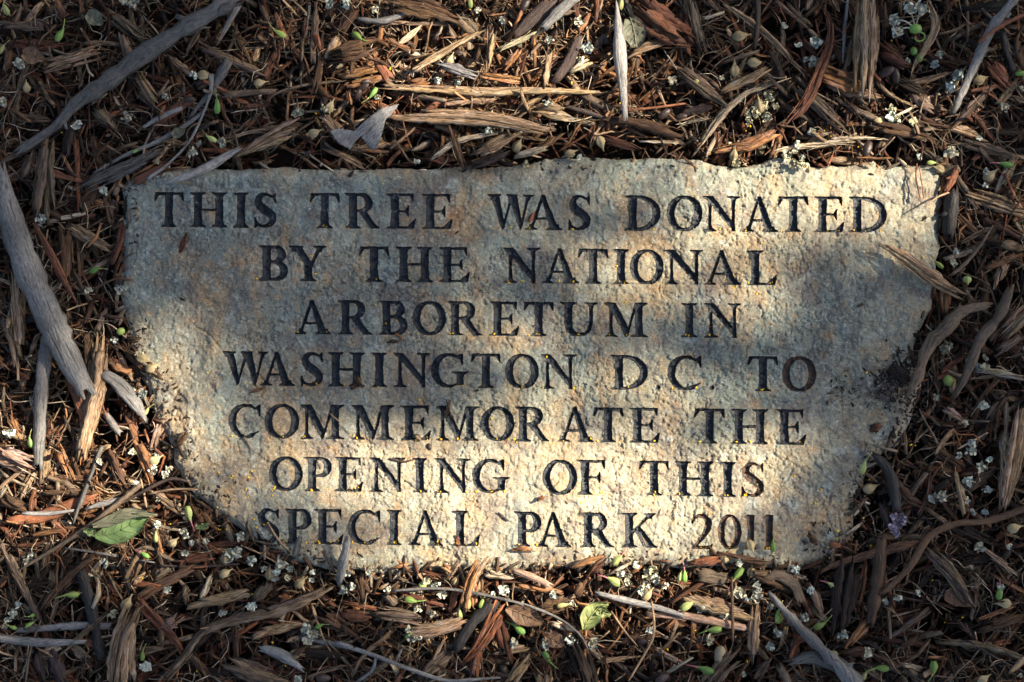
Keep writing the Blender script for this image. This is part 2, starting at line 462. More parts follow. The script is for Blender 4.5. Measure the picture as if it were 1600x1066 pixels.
    if ch == 'B': return [stem(23), serif(23, 0, 23, 12, right=False), serif(23, 100, 23, 12, True, right=False), bowl(23, 54, 95.6, W * .92), bowl(23, 4.4, 53, W)]
    if ch == 'K':
        return [stem(24), serif(24, 0, 24, 12), serif(24, 100, 24, 12, True), ('s', [(33, 42), (W * .80, 97)], [4.5, 5]), serif(W * .80, 100, W * .17, 6, True),
                quad((38, 48), (54, 64), (W * .92, 8), (W, 3), (W, 0), (W * .70, 0))]
    if ch == 'N':
        return [stem(21, 5.5), stem(W - 20, 5.5), serif(21, 0, 20, 6), serif(W - 20, 100, 20, 6, True), quad((0, 97), (0, 100), (30, 100), (W - 20, 26), (W - 14.5, 0), (W - 20, 0), (17, 84))]
    if ch == 'M':
        m = W * .49
        return [stem(20, 5.5), stem(W - 27, 11), serif(20, 0, 19, 6), serif(W - 27, 0, 26, 11), quad((0, 97), (0, 100), (34, 100), (m + 10, 22), (m + 3, 0), (m - 2, 0), (16, 84)),
                ('s', [(m + 4, 6), (W - 36, 95)], [3.4, 4.6]), quad((W - 42, 94), (W - 38, 100), (W, 100), (W, 97), (W - 16, 88))]
    if ch == 'A':
        m = W * .49
        return [('s', [(m - 2, 97), (18, 3)], [4.4, 4.8]), quad((m - 7, 97), (m - 3, 100), (m + 4, 100), (W - 10, 0), (W - 36, 0)), quad((26, 29), (W - 30, 29), (W - 32, 36), (28, 36)),
                serif(18, 0, 18, 5), serif(W - 23, 0, 23, 13)]
    if ch == 'W':
        return [quad((8, 100), (33, 100), (51, 14), (46, 0), (41, 0)), ('s', [(46, 6), (W * .52, 92)], [3.2, 4]), quad((W * .44, 100), (W * .64, 100), (W * .76, 14), (W * .725, 0), (W * .69, 0)),
                ('s', [(W * .725, 6), (W - 16, 97)], [3.2, 4.6]), serif(20, 100, 20, 12, True), serif(W * .53, 100, W * .13, 11, True), serif(W - 16, 100, 16, 5, True)]
    if ch == 'Y':
        x = W * .5
        return [stem(x, 12, 0, 46), serif(x, 0, 24, 12), quad((9, 100), (34, 100), (x + 12, 48), (x + 12, 40), (x - 12, 40), (x - 12, 48)), ('s', [(W - 21, 97), (x + 7, 44)], [4.6, 6]),
                serif(21, 100, 21, 12, True), serif(W - 21, 100, 20, 5, True)]
    if ch == 'U':
        p = [(26, 100), (26, 38), (29, 20), (40, 9), (W * .5, 5.4), (W * .66, 8), (W - 26, 20), (W - 22, 38), (W - 21, 100)]
        return [('s', p, [12, 12, 10.5, 7.5, 5.2, 5, 5.2, 5.6, 6]), serif(26, 100, 25, 12, True), serif(W - 21, 100, 20, 6, True)]
    if ch == '2':
        p = [(W * .07, 74), (W * .17, 88), (W * .36, 95), (W * .62, 92), (W * .78, 78), (W * .76, 60), (W * .55, 36), (W * .28, 14), (W * .10, 4)]
        return [('s', p, [3.5, 4.4, 4.6, 7, 10.5, 10, 7, 5, 4]), quad((0, 0), (W * .90, 0), (W, 16), (W * .95, 16), (W * .82, 9.5), (W * .14, 9))]
    if ch == '1':
        x = W * .58
        return [stem(x, 10.5), serif(x, 0, min(x, W - x), 10.5), quad((0, 92), (0, 95), (x + 9, 100), (x, 86))]
    if ch == '.': return [('s', [(W / 2, 8), (W / 2, 8.1)], [6.5, 6.5])]

LINES = [ # (x_ref, top, base), (x_ref, top, base), letters
 ((265,300.5,355.3),(1355,308,364),'T 241 288 H 297.5 355.5 I 365 389 S 397 433 T 484.5 532 R 539.5 594 E 604 651 E 659 708 W 761 834 A 820 879 S 888 923 D 975 1032 O 1041 1097 N 1097 1157 A 1159 1215.5 T 1214.5 1262.5 E 1271 1319 D 1325 1385'),
 ((428,383.8,439.3),(1190,391.5,446),'B 405 451 Y 452 512 T 561 609 H 618.5 677 E 686 734.5 N 786 844.5 A 846 904.5 T 902.5 951 I 958 982.5 O 984 1037.5 N 1038 1099 A 1099 1157.5 L 1166 1214.5'),
 ((490,469,522.5),(1130,474,528),'A 459.5 517.5 R 528 582.5 B 592 637 O 645 697.5 R 699 754 E 764.5 812 T 817.5 866 U 874 935 M 944 1013 I 1064 1089.5 N 1099 1158'),
 ((380,549,602.5),(1250,557,612),'W 347.5 419 A 405.5 460.5 S 470 505.5 H 512.5 570.5 I 581 605 N 614 672.5 G 673 732.5 T 735.5 783 O 789 842 N 844 902 D 954 1012.5 . 1025 1032 C 1042.5 1096 . 1109 1116 T 1167 1215 O 1221 1276'),
 ((500,632,686),(1170,639,694),'C 357.5 408 O 414.5 468 M 469 539 M 549 616.5 E 626 674 M 681 749 O 751 804 R 804.5 859.5 A 870.5 928 T 926 974.5 E 983 1032 T 1084 1132.5 H 1141 1200 E 1212 1259'),
 ((540,714,768),(1100,721,775.5),'O 420.5 474 P 476 519 E 523 568 N 577 634.5 I 644.5 667.5 N 678.5 735 G 737.5 797 O 847.5 902 F 901 947.5 T 998 1046 H 1054.5 1114 I 1124 1149 S 1157.5 1194'),
 ((500,795,850),(1150,803.5,858),'S 402 437.5 P 445 487.5 E 491 538 C 543.5 594.5 I 604 627.5 A 637.5 693 L 705 750.5 P 803 846 A 837 893 R 906 960 K 970 1027.5 2 1079 1114 0 1120.5 1158 1 1160 1181 1 1190 1210'),
]
LETTERS = []
for (xa, ta, ba), (xb, tb, bb), s_ in LINES:
    tk = s_.split()
    for i in range(0, len(tk), 3):
        ch, x0, x1 = tk[i], float(tk[i + 1]), float(tk[i + 2]); xm = (x0 + x1) / 2; f = (xm - xa) / (xb - xa)
        LETTERS.append((ch, x0, x1, ta + (tb - ta) * f, ba + (bb - ba) * f, (bb - ba) / (xb - xa)))

# height field of the slab
CELL = .00065
ox0, oy0 = OUTW.min(0) - .004; ox1, oy1 = OUTW.max(0) + .004
nx, ny = int((ox1 - ox0) / CELL), int((oy1 - oy0) / CELL)
X, Y = np.meshgrid(ox0 + np.arange(nx) * CELL, oy0 + np.arange(ny) * CELL)
sdo = sd_poly(X, Y, OUTW) + (fbm(X, Y, 160, 3, 40) - .5) * .0022 + (fbm(X, Y, 45, 2, 44) - .5) * .003
sdl = np.full(X.shape, .05); lid = np.full(X.shape, -1, np.int32)
wobx, woby = (fbm(X, Y, 260, 2, 61) - .5) * .0007, (fbm(X, Y, 260, 2, 62) - .5) * .0007
for li, (ch, x0, x1, yt, yb, sl) in enumerate(LETTERS):
    u = (yb - yt) * S / 100.0
    wx0, wy0 = P(x0, yb)
    W = (x1 - x0) * S / u
    m = .0025
    i0, i1 = int((wx0 - m - ox0) / CELL), int((wx0 + W * u + m - ox0) / CELL) + 2
    j0, j1 = int((wy0 - m - oy0) / CELL), int((wy0 + 100 * u + m - oy0) / CELL) + 2
    sx, sy = X[j0:j1, i0:i1] + wobx[j0:j1, i0:i1], Y[j0:j1, i0:i1] + woby[j0:j1, i0:i1]
    lx = (sx - wx0) / u; ly = (sy - wy0) / u + (sx - wx0 - W * u / 2) / u * sl
    d = np.full(lx.shape, 1e9)
    for prim in glyph(ch, W):
        d = np.minimum(d, sd_poly(lx, ly, prim[1]) if prim[0] == 'p' else sd_stroke(lx, ly, prim[1], prim[2]))
    d = np.maximum(d, np.abs(ly - 50) - 50) * u
    cur = sdl[j0:j1, i0:i1]; sel = d < cur
    cur[sel] = d[sel]; lid[j0:j1, i0:i1][sel] = li

# relief: cleft face, flakes, pits, cracks
pxx, pyy = X / S + 800, 533 - Y / S
Z = (fbm(X, Y, 11, 3, 1) - .5) * .0056
for k, (f_, s_) in enumerate(((17, 21), (23, 31), (13, 47))):
    tfield = fbm(X + .003 * fbm(X, Y, 90, 2, s_), Y, f_, 5, s_, .58)
    for lv in (.36, .46, .55, .64):
        Z += .00060 * sstep(lv - .003, lv + .003, tfield)
rg = np.abs(fbm(X, Y, 95, 4, 3, .6) - .5); Z -= .0011 * sstep(.05, .0, rg) * sstep(.45, .6, fbm(X, Y, 20, 2, 19))
Z += (fbm(X, Y, 48, 4, 33, .46) - .5) * .0009 + (fbm(X, Y, 620, 2, 9) - .5) * .00012
pit = fbm(X, Y, 230, 2, 77); Z -= .0007 * sstep(.70, .76, pit)
def poly_mask(pts, soft=.0006):
    return sstep(soft, -soft, sd_poly(X, Y, [P(*p) for p in pts]) + (fbm(X, Y, 200, 2, 15) - .5) * .002)
flake_brown = poly_mask([(700,323),(716,321),(729,326),(727,340),(720,350),(716,365),(702,372),(690,356),(698,340)], .0004)
Z -= .0006 * flake_brown
Z -= .0016 * poly_mask([(820,262),(838,250),(1010,246),(1004,258),(900,262),(868,262),(872,272),(862,277),(848,274),(842,264)])
Z += .0008 * poly_mask([(560,735),(606,742),(640,760),(651,780),(640,792),(606,792),(592,770),(565,752)])
Z -= .0022 * poly_mask([(196,640),(230,560),(300,520),(325,520),(330,540),(300,600),(262,660)], .004) 
Z -= .004 * poly_mask([(1290,800),(1340,770),(1360,800),(1340,880),(1240,905),(1225,872),(1262,830)], .003)
for cr in ([(318,517),(330,526),(348,548)], [(318,517),(305,512),(292,524)], [(1246,385),(1254,400),(1249,420),(1252,436)], [(790,528),(800,545)], [(1052,705),(1072,690),(1084,678)],
           [(1325,775),(1310,800),(1318,850)], [(845,250),(845,262)], [(300,575),(285,600),(270,625)], [(630,750),(655,770)], [(1207,768),(1220,790)], [(1300,770),(1290,800),(1310,850)],
           [(888,622),(900,628),(907,640)], [(925,625),(945,634)], [(1075,700),(1090,715),(1110,722)]):
    d = sd_stroke(X, Y, [P(*p) for p in cr], [.0003] * len(cr)) + (fbm(X, Y, 300, 2, 23) - .5) * .0016
    Z -= .0011 * sstep(.0007, -.0002, d)
Z += -.0012 - .0045 * sstep(.0, -1, sdo / .009 - 1) * 0
edge = np.clip(1 + sdo / .010, 0, 1); Z -= .0050 * edge ** 2.6 + .0012 * edge * fbm(X, Y, 120, 2, 88)
topZ = Z.copy()

# snap the grid to the contours, then cut it into slab and letters
VX, VY = X.copy(), Y.copy()
for sdf in (sdo, sdl):
    gy, gx_ = np.gradient(sdf, CELL)
    gl = gx_ ** 2 + gy ** 2 + 1e-6
    near = (np.abs(sdf) < .52 * CELL) & (gl > .2)
    VX = np.where(near, VX - np.clip(sdf * gx_ / gl, -CELL * .5, CELL * .5), VX); VY = np.where(near, VY - np.clip(sdf * gy / gl, -CELL * .5, CELL * .5), VY)
    sdf[near] = 0
depth = .0024 * sstep(0, .00085, -sdl) + .0005 * sstep(.0008, .0035, -sdl)
depth *= .85 + .35 * fbm(X, Y, 40, 2, 91)
Zg = Z - depth + (sdl < 0) * (fbm(X, Y, 420, 2, 55) - .5) * .0005
I = np.arange(nx * ny).reshape(ny, nx)
F = np.stack([I[:-1, :-1], I[:-1, 1:], I[1:, 1:], I[1:, :-1]], -1).reshape(-1, 4)
so, slt, lf = sdo.ravel(), sdl.ravel(), lid.ravel()
inside = (so[F] <= 0).all(1)
F = F[inside]
isL = slt[F].mean(1) < -1e-6
V3 = np.stack([VX, VY, Zg], -1).reshape(-1, 3)

# colour of the stone, region by region: tints, stains, sunlight painted on lit patches
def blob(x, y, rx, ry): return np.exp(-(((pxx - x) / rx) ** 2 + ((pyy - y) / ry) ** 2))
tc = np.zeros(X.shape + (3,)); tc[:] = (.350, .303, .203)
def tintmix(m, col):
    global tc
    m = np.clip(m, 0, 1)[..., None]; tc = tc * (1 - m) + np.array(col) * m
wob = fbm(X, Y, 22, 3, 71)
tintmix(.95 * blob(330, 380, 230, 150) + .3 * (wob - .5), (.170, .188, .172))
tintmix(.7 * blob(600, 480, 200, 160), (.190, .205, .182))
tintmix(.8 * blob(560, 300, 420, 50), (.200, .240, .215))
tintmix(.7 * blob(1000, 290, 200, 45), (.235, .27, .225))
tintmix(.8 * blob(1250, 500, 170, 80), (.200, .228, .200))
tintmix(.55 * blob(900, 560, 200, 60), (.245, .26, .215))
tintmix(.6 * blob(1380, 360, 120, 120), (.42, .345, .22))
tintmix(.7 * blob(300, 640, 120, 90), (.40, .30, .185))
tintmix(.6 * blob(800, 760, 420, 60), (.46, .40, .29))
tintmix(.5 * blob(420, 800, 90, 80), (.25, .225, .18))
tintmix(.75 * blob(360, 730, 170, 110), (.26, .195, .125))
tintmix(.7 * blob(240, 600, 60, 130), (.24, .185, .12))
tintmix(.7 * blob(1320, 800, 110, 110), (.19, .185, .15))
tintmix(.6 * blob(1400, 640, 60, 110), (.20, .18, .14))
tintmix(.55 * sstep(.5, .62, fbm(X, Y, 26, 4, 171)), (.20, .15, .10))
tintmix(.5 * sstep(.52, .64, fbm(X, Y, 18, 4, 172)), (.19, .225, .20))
tintmix(.75 * blob(960, 785, 360, 85), (.47, .385, .265))  # lit pool at bottom centre: sunlight painted into the stone colour
tintmix(.65 * blob(1320, 320, 130, 70), (.44, .375, .25))  # upper right sun patch, also brightened in the colour
tintmix(flake_brown, (.20, .125, .075))
tintmix((.25 + .75 * sstep(.42, .62, fbm(X, Y, 330, 4, 99, .7))) * (blob(1392, 600, 38, 34) * .9 + blob(1312, 602, 26, 22) * .5 + blob(1350, 620, 60, 30) * .4), (.035, .025, .020))
tintmix((.2 + .8 * sstep(.42, .62, fbm(X, Y, 300, 4, 98, .7))) * .45 * (blob(1300, 860, 60, 40) + blob(700, 880, 400, 14) + blob(415, 850, 40, 20) + blob(320, 770, 40, 30)), (.06, .042, .028))
tintmix(.35 * sstep(.0022, .0006, slt.reshape(X.shape)) * sstep(.5, .62, fbm(X, Y, 90, 3, 13)), (.40, .24, .11))
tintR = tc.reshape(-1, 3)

def submesh(name, faces, mats, extraV=None, extraF=None, smooth=True):
    used, inv = np.unique(faces, return_inverse=True)
    Vs, Fs, Ts = V3[used], inv.reshape(-1, 4), tintR[used]
    if extraV is not None:
        Fs = np.vstack([Fs, np.where(extraF >= 0, np.searchsorted(used, np.maximum(extraF, 0)), -extraF - 1 + len(Vs))])
        Vs = np.vstack([Vs, extraV[0]]); Ts = np.vstack([Ts, extraV[1]])
    return make_mesh(name, Vs, Fs, tint=Ts, mats=mats, smooth=smooth)

# rim: drop the outer boundary down into the mulch
allF = F
e = np.concatenate([allF[:, [k, (k + 1) % 4]] for k in range(4)])
key = e[:, 0].astype(np.int64) * (nx * ny) + e[:, 1]; rkey = e[:, 1].astype(np.int64) * (nx * ny) + e[:, 0]
bnd = e[~np.isin(key, rkey)]
bv = np.unique(bnd)
nrow = 5
gyo, gxo = np.gradient(sdo + 0, CELL); gn = np.stack([gxo, gyo], -1).reshape(-1, 2); gn /= np.linalg.norm(gn, axis=1, keepdims=True) + 1e-9
ev = []
for r_ in range(1, nrow + 1):
    p = V3[bv].copy(); dz = (.003, .010, .022, .038, .056)[r_ - 1]
    p[:, 2] = p[:, 2] - dz + .001 * (fbm(p[:, 0], p[:, 1], 200, 2, r_) - .5)
    off = .0018 * (r_ ** .7) * (fbm(p[:, 0], p[:, 1], 110, 3, 30 + r_) - .25)
    p[:, :2] += gn[bv] * off[:, None]; ev.append(p)
ev = np.vstack(ev); nb = len(bv)
ia, ib = np.searchsorted(bv, bnd[:, 0]), np.searchsorted(bv, bnd[:, 1])
ef = []
for r_ in range(nrow):
    A_ = bnd[:, 0] if r_ == 0 else -(ia + (r_ - 1) * nb) - 1
    B_ = bnd[:, 1] if r_ == 0 else -(ib + (r_ - 1) * nb) - 1
    ef.append(np.stack([B_, A_, -(ia + r_ * nb) - 1, -(ib + r_ * nb) - 1], -1))
ef = np.vstack(ef)
etint = np.tile(tintR[bv] * .8, (nrow, 1))

stone = bpy.data.objects.new('memorial_stone', None); COL.objects.link(stone)
stone['label'] = 'flat tan sandstone slab carved with seven lines of black capital letters'
stone['category'] = 'memorial stone'
# the slab needs every boundary vertex that the rim uses
slabF = F[~isL]
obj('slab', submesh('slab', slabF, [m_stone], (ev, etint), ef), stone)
# one part for each carved letter
lfc = np.where(isL, lf[F].max(1), -1)
order = np.argsort(lfc[isL], kind='stable'); LF, LI = F[isL][order], lfc[isL][order]
starts = np.searchsorted(LI, np.arange(len(LETTERS) + 1))
WORDS = ['THIS', 'TREE', 'WAS', 'DONATED', 'BY', 'THE', 'NATIONAL', 'ARBORETUM', 'IN', 'WASHINGTON', 'D.C.', 'TO', 'COMMEMORATE', 'THE', 'OPENING', 'OF', 'THIS', 'SPECIAL', 'PARK', '2011']
WORDBOX = []; k = 0
for w in WORDS:
    L_ = LETTERS[k:k + len(w)]; WORDBOX.append((w, L_[0][1], L_[-1][2], L_[0][3], L_[0][4])); k += len(w)
for li, (ch, x0, x1, yt, yb, sl) in enumerate(LETTERS):
    fs = LF[starts[li]:starts[li + 1]]
    if not len(fs): continue
    dirty = (ch == 'O' and x0 > 1200) or (yt > 790 and x0 > 1070) or (ch == 'S' and x0 > 1150)
    chipped = yt < 310 and x0 < 700
    mat = m_paint_dirty if dirty else (m_paint_chipped if chipped or (490 > yt > 440 and x0 < 640) else m_paint)
    nm = 'full_stop' if ch == '.' else ('digit' if ch in '201' else 'letter')
    o = obj(nm, submesh(nm, fs, [mat]), stone)
    if dirty: o['label'] = 'carved %s with brown soil over its black paint' % ch

def stone_z(x, y):
    i = np.clip(((x - ox0) / CELL).astype(int), 0, nx - 1); j = np.clip(((y - oy0) / CELL).astype(int), 0, ny - 1)
    return np.where(sdo[j, i] < 0, topZ[j, i], -.05)
def surf(x, y):
    x = np.asarray(x, float); y = np.asarray(y, float)
    m = -.0055 + .006 * (fbm(x, y, 14, 3, 12) - .5)
    return np.maximum(m, stone_z(x, y))
def inside_stone(x, y, m=0):
    i = ((x - ox0) / CELL).astype(int); j = ((y - oy0) / CELL).astype(int)
    ok = (i >= 0) & (i < nx) & (j >= 0) & (j < ny)
    return ok & (sdo[np.clip(j, 0, ny - 1), np.clip(i, 0, nx - 1)] < -m)

# ------------------------------------------------------------------ labels
def where(x, y):
    """a phrase that finds the place in the photograph"""
    for w, a, b_, t_, bo in WORDBOX:
        if a - 14 < x < b_ + 14 and t_ - 14 < y < bo + 16:
            return 'on the stone at ' + ('the first ' if w in ('THIS', 'THE') and (t_ < 450) else 'the second ' if w in ('THIS', 'THE') else '') + w
    if inside_stone(*[np.array([v]) for v in P(x, y)])[0]:
        return 'on the stone, ' + ('upper' if y < 560 else 'lower') + (' left' if x < 500 else ' right' if x > 1150 else ' middle')
    if y < 268:
        band = 'at top photo edge' if y < 70 else ('midway down' if y < 160 else 'by stone top edge')
        col = 'far left' if x < 110 else 'left of THIS' if x < 235 else 'above THIS' if x < 440 else 'above TREE' if x < 720 else 'above WAS' if x < 950 else 'above DONATED' if x < 1200 else 'above ATED' if x < 1390 else 'near top right corner'
        return col + ' ' + band
    if y > 870 or (y > 790 and 320 < x < 1280):
        band = 'at bottom photo edge' if y > 1000 else ('midway down' if y > 930 else 'by stone bottom edge')
        col = 'near bottom left corner' if x < 180 else 'left of SPECIAL' if x < 395 else 'below SPECIAL' if x < 760 else 'below PARK' if x < 1050 else 'below 2011' if x < 1230 else 'right of 2011' if x < 1420 else 'near bottom right corner'
        return col + ' ' + band
    row = 'level with ' + ('DONATED' if y < 375 else 'NATIONAL' if y < 455 else 'ARBORETUM' if y < 540 else 'WASHINGTON' if y < 620 else 'COMMEMORATE' if y < 700 else 'OPENING' if y < 785 else 'SPECIAL')
    if x < 800: return ('at left photo edge ' if x < 90 else 'left of stone ') + row
    return ('at right photo edge ' if x > 1530 else 'right of stone ') + row
PENDING = []      # (object, label stem, x, y, category, group)
def note(o, stem_, x, y, cat, group=None, own=None):
    PENDING.append((o, own or stem_ + ' ' + where(x, y), x, y, own is not None))
    o['category'] = cat
    if group: o['group'] = group
ORD = ['leftmost', 'second', 'third', 'fourth', 'fifth', 'sixth', 'seventh', 'eighth', 'ninth', 'tenth', 'eleventh', 'twelfth'] + ['%dth' % i for i in range(13, 60)]
def finish_labels():
    d = {}
    for p in PENDING: d.setdefault(p[1], []).append(p)
    for lab, ps in d.items():
        if len(ps) == 1: ps[0][0]['label'] = lab; continue
        ps.sort(key=lambda p: p[2])
        for i, p in enumerate(ps):
            p[0]['label'] = lab + (', leftmost' if i == 0 else ', rightmost' if i == len(ps) - 1 else ', %s from left' % ORD[i])

# ------------------------------------------------------------------ single pieces
TINTS = {'orange': (.28, .132, .055), 'tan': (.31, .205, .12), 'pale': (.47, .37, .25), 'brown': (.100, .053, .028), 'greybrown': (.150, .106, .070), 'rust': (.22, .082, .038), 'red': (.12, .046, .024),
         'dark': (.03, .019, .013), 'purple': (.052, .034, .028), 'grey': (.195, .187, .178), 'lightgrey': (.235, .225, .215), 'darkgrey': (.115, .108, .100), 'black': (.028, .024, .023), 'pinkish': (.33, .21, .15),
         'straw': (.46, .42, .24)}
CN = {'greybrown': 'grey brown', 'lightgrey': 'pale grey', 'darkgrey': 'dark grey', 'rust': 'rust coloured', 'pale': 'pale tan', 'red': 'reddish brown', 'purple': 'purplish brown', 'dark': 'dark brown', 'black': 'blackish', 'pinkish': 'pinkish brown', 'orange': 'orange brown', 'straw': 'straw coloured'}
def orient(pts):
    dx, dy = pts[-1][0] - pts[0][0], pts[0][1] - pts[-1][1]
    a = math.degrees(math.atan2(dy, dx)) % 180
    return 'lying level' if a < 22 or a > 158 else 'lying upright' if 68 < a < 112 else 'rising rightward' if a < 90 else 'falling rightward'
KN = {'chip': ('wood_chip', 'wood chip', 'wood chip', 'wood chips scattered over the mulch'), 'stick': ('stick', 'stick', 'stick', 'sticks lying on the mulch'),
      'twig': ('twig', 'twig', 'twig', 'twigs lying on the mulch'), 'bark': ('bark_strip', 'curled bark strip', 'bark', 'bark strips lying on the mulch'),
      'flat': ('bark_flake', 'flat bark flake', 'bark', 'bark strips lying on the mulch')}
TAKEN = []
def centre3(pts, w, lift, tilt, n, r):
    p2 = smooth_path([P(*p) for p in pts], n)
    z = surf(p2[:, 0], p2[:, 1])
    zs = z.copy()
    for _ in range(6): zs = np.convolve(np.r_[zs[0], zs, zs[-1]], [.25, .5, .25], 'valid')
    hi = (z - zs).max()
    zs = zs + max(hi, 0) * .7
    t = np.linspace(-.5, .5, n)
    L = np.linalg.norm(p2[-1] - p2[0])
    return np.column_stack([p2, zs + w * S * .30 + lift + t * tilt * L + (1 - 4 * t * t) * 0])
def widths(w, n, taper):
    w = np.atleast_1d(w).astype(float)
    return np.interp(np.linspace(0, 1, n), np.linspace(0, 1, len(w)), w) * S / 2 * taper
def piece(kind, col, pts, w, lift=0.0, tilt=None, roll=0.0, own=None, seed=None, arc_=2.6, inner='rust'):
    r = np.random.default_rng(seed if seed is not None else int(abs(pts[0][0] * 7 + pts[0][1] * 13 + pts[-1][0]) + 1000))
    L = sum(math.dist(pts[i], pts[i + 1]) for i in range(len(pts) - 1))
    wm = float(np.max(w)); n = int(np.clip(L / 9, 7, 34))
    if tilt is None: tilt = r.uniform(-.06, .06) if L < 200 else r.uniform(-.015, .015)
    tint = np.array(TINTS[col]) * r.uniform(.85, 1.15)
    C = centre3(pts, wm, lift, tilt, n, r)
    bag = Bag(); tn = np.linspace(0, 1, n)
    D = np.gradient(C[:, :2], axis=0); D /= np.linalg.norm(D, axis=1, keepdims=True) + 1e-9
    side = np.column_stack([D[:, 1], -D[:, 0], np.zeros(n)])
    if kind == 'chip':
        ns = int(np.clip(round(wm / 5.6), 2, 6)); Wf = widths(w, n, np.ones(n))
        for s_ in range(ns):
            a = (s_ + .5) / ns * 2 - 1
            t0, t1 = (r.uniform(0, .10), 1 - r.uniform(0, .10)) if s_ % 2 else (r.uniform(0, .28), 1 - r.uniform(0, .28))
            if abs(a) < .5: t0 *= .4; t1 = 1 - (1 - t1) * .4
            tt = np.linspace(t0, t1, n)
            Ci = np.stack([np.interp(tt, tn, C[:, k]) for k in range(3)], 1)
            Si = np.stack([np.interp(tt, tn, side[:, k]) for k in range(3)], 1)
            wi = np.interp(tt, tn, Wf)
            Ci = Ci + Si * (wi * r.uniform(-.35, .35) * np.linspace(-1, 1, n))[:, None]; fan = 1 + r.uniform(-.1, .2) * np.abs(2 * tt - 1) ** 3
            Ci = Ci + Si * (a * wi * fan * .92 + wi * .10 * r.standard_normal())[:, None]
            Ci[:, 2] += wi.mean() * (.42 * (1 - a * a) + r.uniform(-.42, .42)) + np.cumsum(r.normal(0, .00008, n))
            hw = np.clip(wi / ns * r.uniform(*((1.5, 2.4) if wm > 24 else (.9, 2.1))), .0004, None) * (.45 + .75 * np.clip(np.sin(np.pi * np.linspace(.06, .94, n)), 0, 1) ** .55)
            V, Q, U, _ = tube_batch(Ci[None], (hw * (1 + .18 * r.standard_normal(n)))[None], (hw * r.uniform(.5, 1.1))[None], 6, r, .38, .14, float(wi.mean() * 1.5), roll=np.full((1, n), r.uniform(-.5, .5)))
            bag.add(V, Q, U, tint * r.uniform(.72, 1.25) * np.array([1, r.uniform(.93, 1.06), r.uniform(.88, 1.1)]))
        for _ in range(int(np.clip(L / 18, 3, 9))):           # loose fibres torn from the chip
            t0 = r.uniform(-.08, .6); t1 = t0 + r.uniform(.25, .6); tt = np.linspace(t0, min(t1, 1.12), 7); a = r.uniform(-1.05, 1.05)
            tc_ = np.clip(tt, 0, 1)
            Ci = np.stack([np.interp(tc_, tn, C[:, k]) for k in range(3)], 1); Si = np.stack([np.interp(tc_, tn, side[:, k]) for k in range(3)], 1)
            Di = np.stack([np.interp(tc_, tn, D[:, k]) for k in range(2)] + [0 * tc_], 1)
            wi = np.interp(tc_, tn, Wf)
            Ci = Ci + Di * ((tt - tc_) * L * S)[:, None] + Si * (a * wi + r.normal(0, .0012) * np.linspace(-1, 1, 7) ** 2)[:, None]
            Ci[:, 2] += wi.mean() * .75 * (1 - a * a * .6) + .0004
            hw = np.full(7, r.uniform(.00018, .00042)) * np.array([.4, .9, 1, 1.1, 1, .8, .3])
            V, Q, U, _ = tube_batch(Ci[None], hw[None], hw[None], 4, r, .2, .1)
            bag.add(V, Q, U, tint * r.uniform(.8, 1.7))
        mat = m_wood; sm = False
    elif kind in ('stick', 'twig'):
        K = 14 if wm > 9 else 6
        Wf = widths(w, n, 1 + .07 * np.sin(tn * 23 + r.uniform(0, 6)) + (.11 if wm > 13 else .05) * r.standard_normal(n))
        C[:, :2] += side[:, :2] * (np.cumsum(r.normal(0, .05, n)) * wm * S * .25)[:, None]
        Wf[0] *= .75; Wf[-1] *= .7
        V, Q, U, _ = tube_batch(C[None], Wf[None], (Wf * .9)[None], K, r, .16 if wm > 13 else .06, .09 if wm > 13 else .05, float(Wf.mean() * .9))
        bag.add(V, Q, U, tint)
        if wm > 9:                                           # broken twig stubs and knots
            for _ in range(max(1, int(L / 110))):
                i = r.integers(2, n - 2); sgn = r.choice([-1, 1]); ln = Wf[i] * r.uniform(1.0, 2.0)
                t2 = np.linspace(0, 1, 4)[:, None]
                Cs = C[i] + (side[i] * sgn + np.array([D[i, 0], D[i, 1], .3]) * .7) * t2 * ln
                ws = Wf[i] * np.array([.7, .5, .38, .3])
                V, Q, U, _ = tube_batch(Cs[None], ws[None], ws[None], 8, r, .1, .1, float(ws[-1])); bag.add(V, Q, U, tint * .85)
        mat = m_bark; sm = True
    else:
        ar = arc_ if kind == 'bark' else .9
        Wf = widths(w, n, 1 + .06 * r.standard_normal(n)); Wf = np.maximum(Wf, .0004)
        rl = np.full((1, n), roll) + np.linspace(-.25, .25, n)[None] * r.uniform(-1, 1)
        V, Q, U, inn = tube_batch(C[None], Wf[None], Wf[None], 16, r, 0, .05, float(Wf.mean() * .7), roll=rl, section='curl', arc=ar, wall=.16 if kind == 'bark' else .10)
        tn_ = np.where(inn[:, None] > .5, np.array(TINTS[inner]), tint)
        bag.add(V, Q, U, tn_); mat = m_bark; sm = False
    nm, kn, cat, grp = KN[kind]
    me = bag.mesh(nm, [mat], sm)
    o = obj(nm, me)
    mid = pts[len(pts) // 2] if len(pts) > 2 else ((pts[0][0] + pts[-1][0]) / 2, (pts[0][1] + pts[-1][1]) / 2)
    # move the origin to the middle of the piece
    c0 = Vector(C[n // 2]); me.transform(__import__('mathutils').Matrix.Translation(-c0)); o.location = c0
    size = ('long' if L > 170 else 'short' if L < 55 else '') if wm / max(L, 1) < .3 else 'stubby'
    if wm <= 6: size = 'thin'
    elif wm >= 26: size = 'broad'
    mid = (min(max(mid[0], 4), 1596), min(max(mid[1], 4), 1062))
    note(o, ' '.join(x for x in (size, CN.get(col, col), kn, orient(pts)) if x), mid[0], mid[1], cat, grp, own)
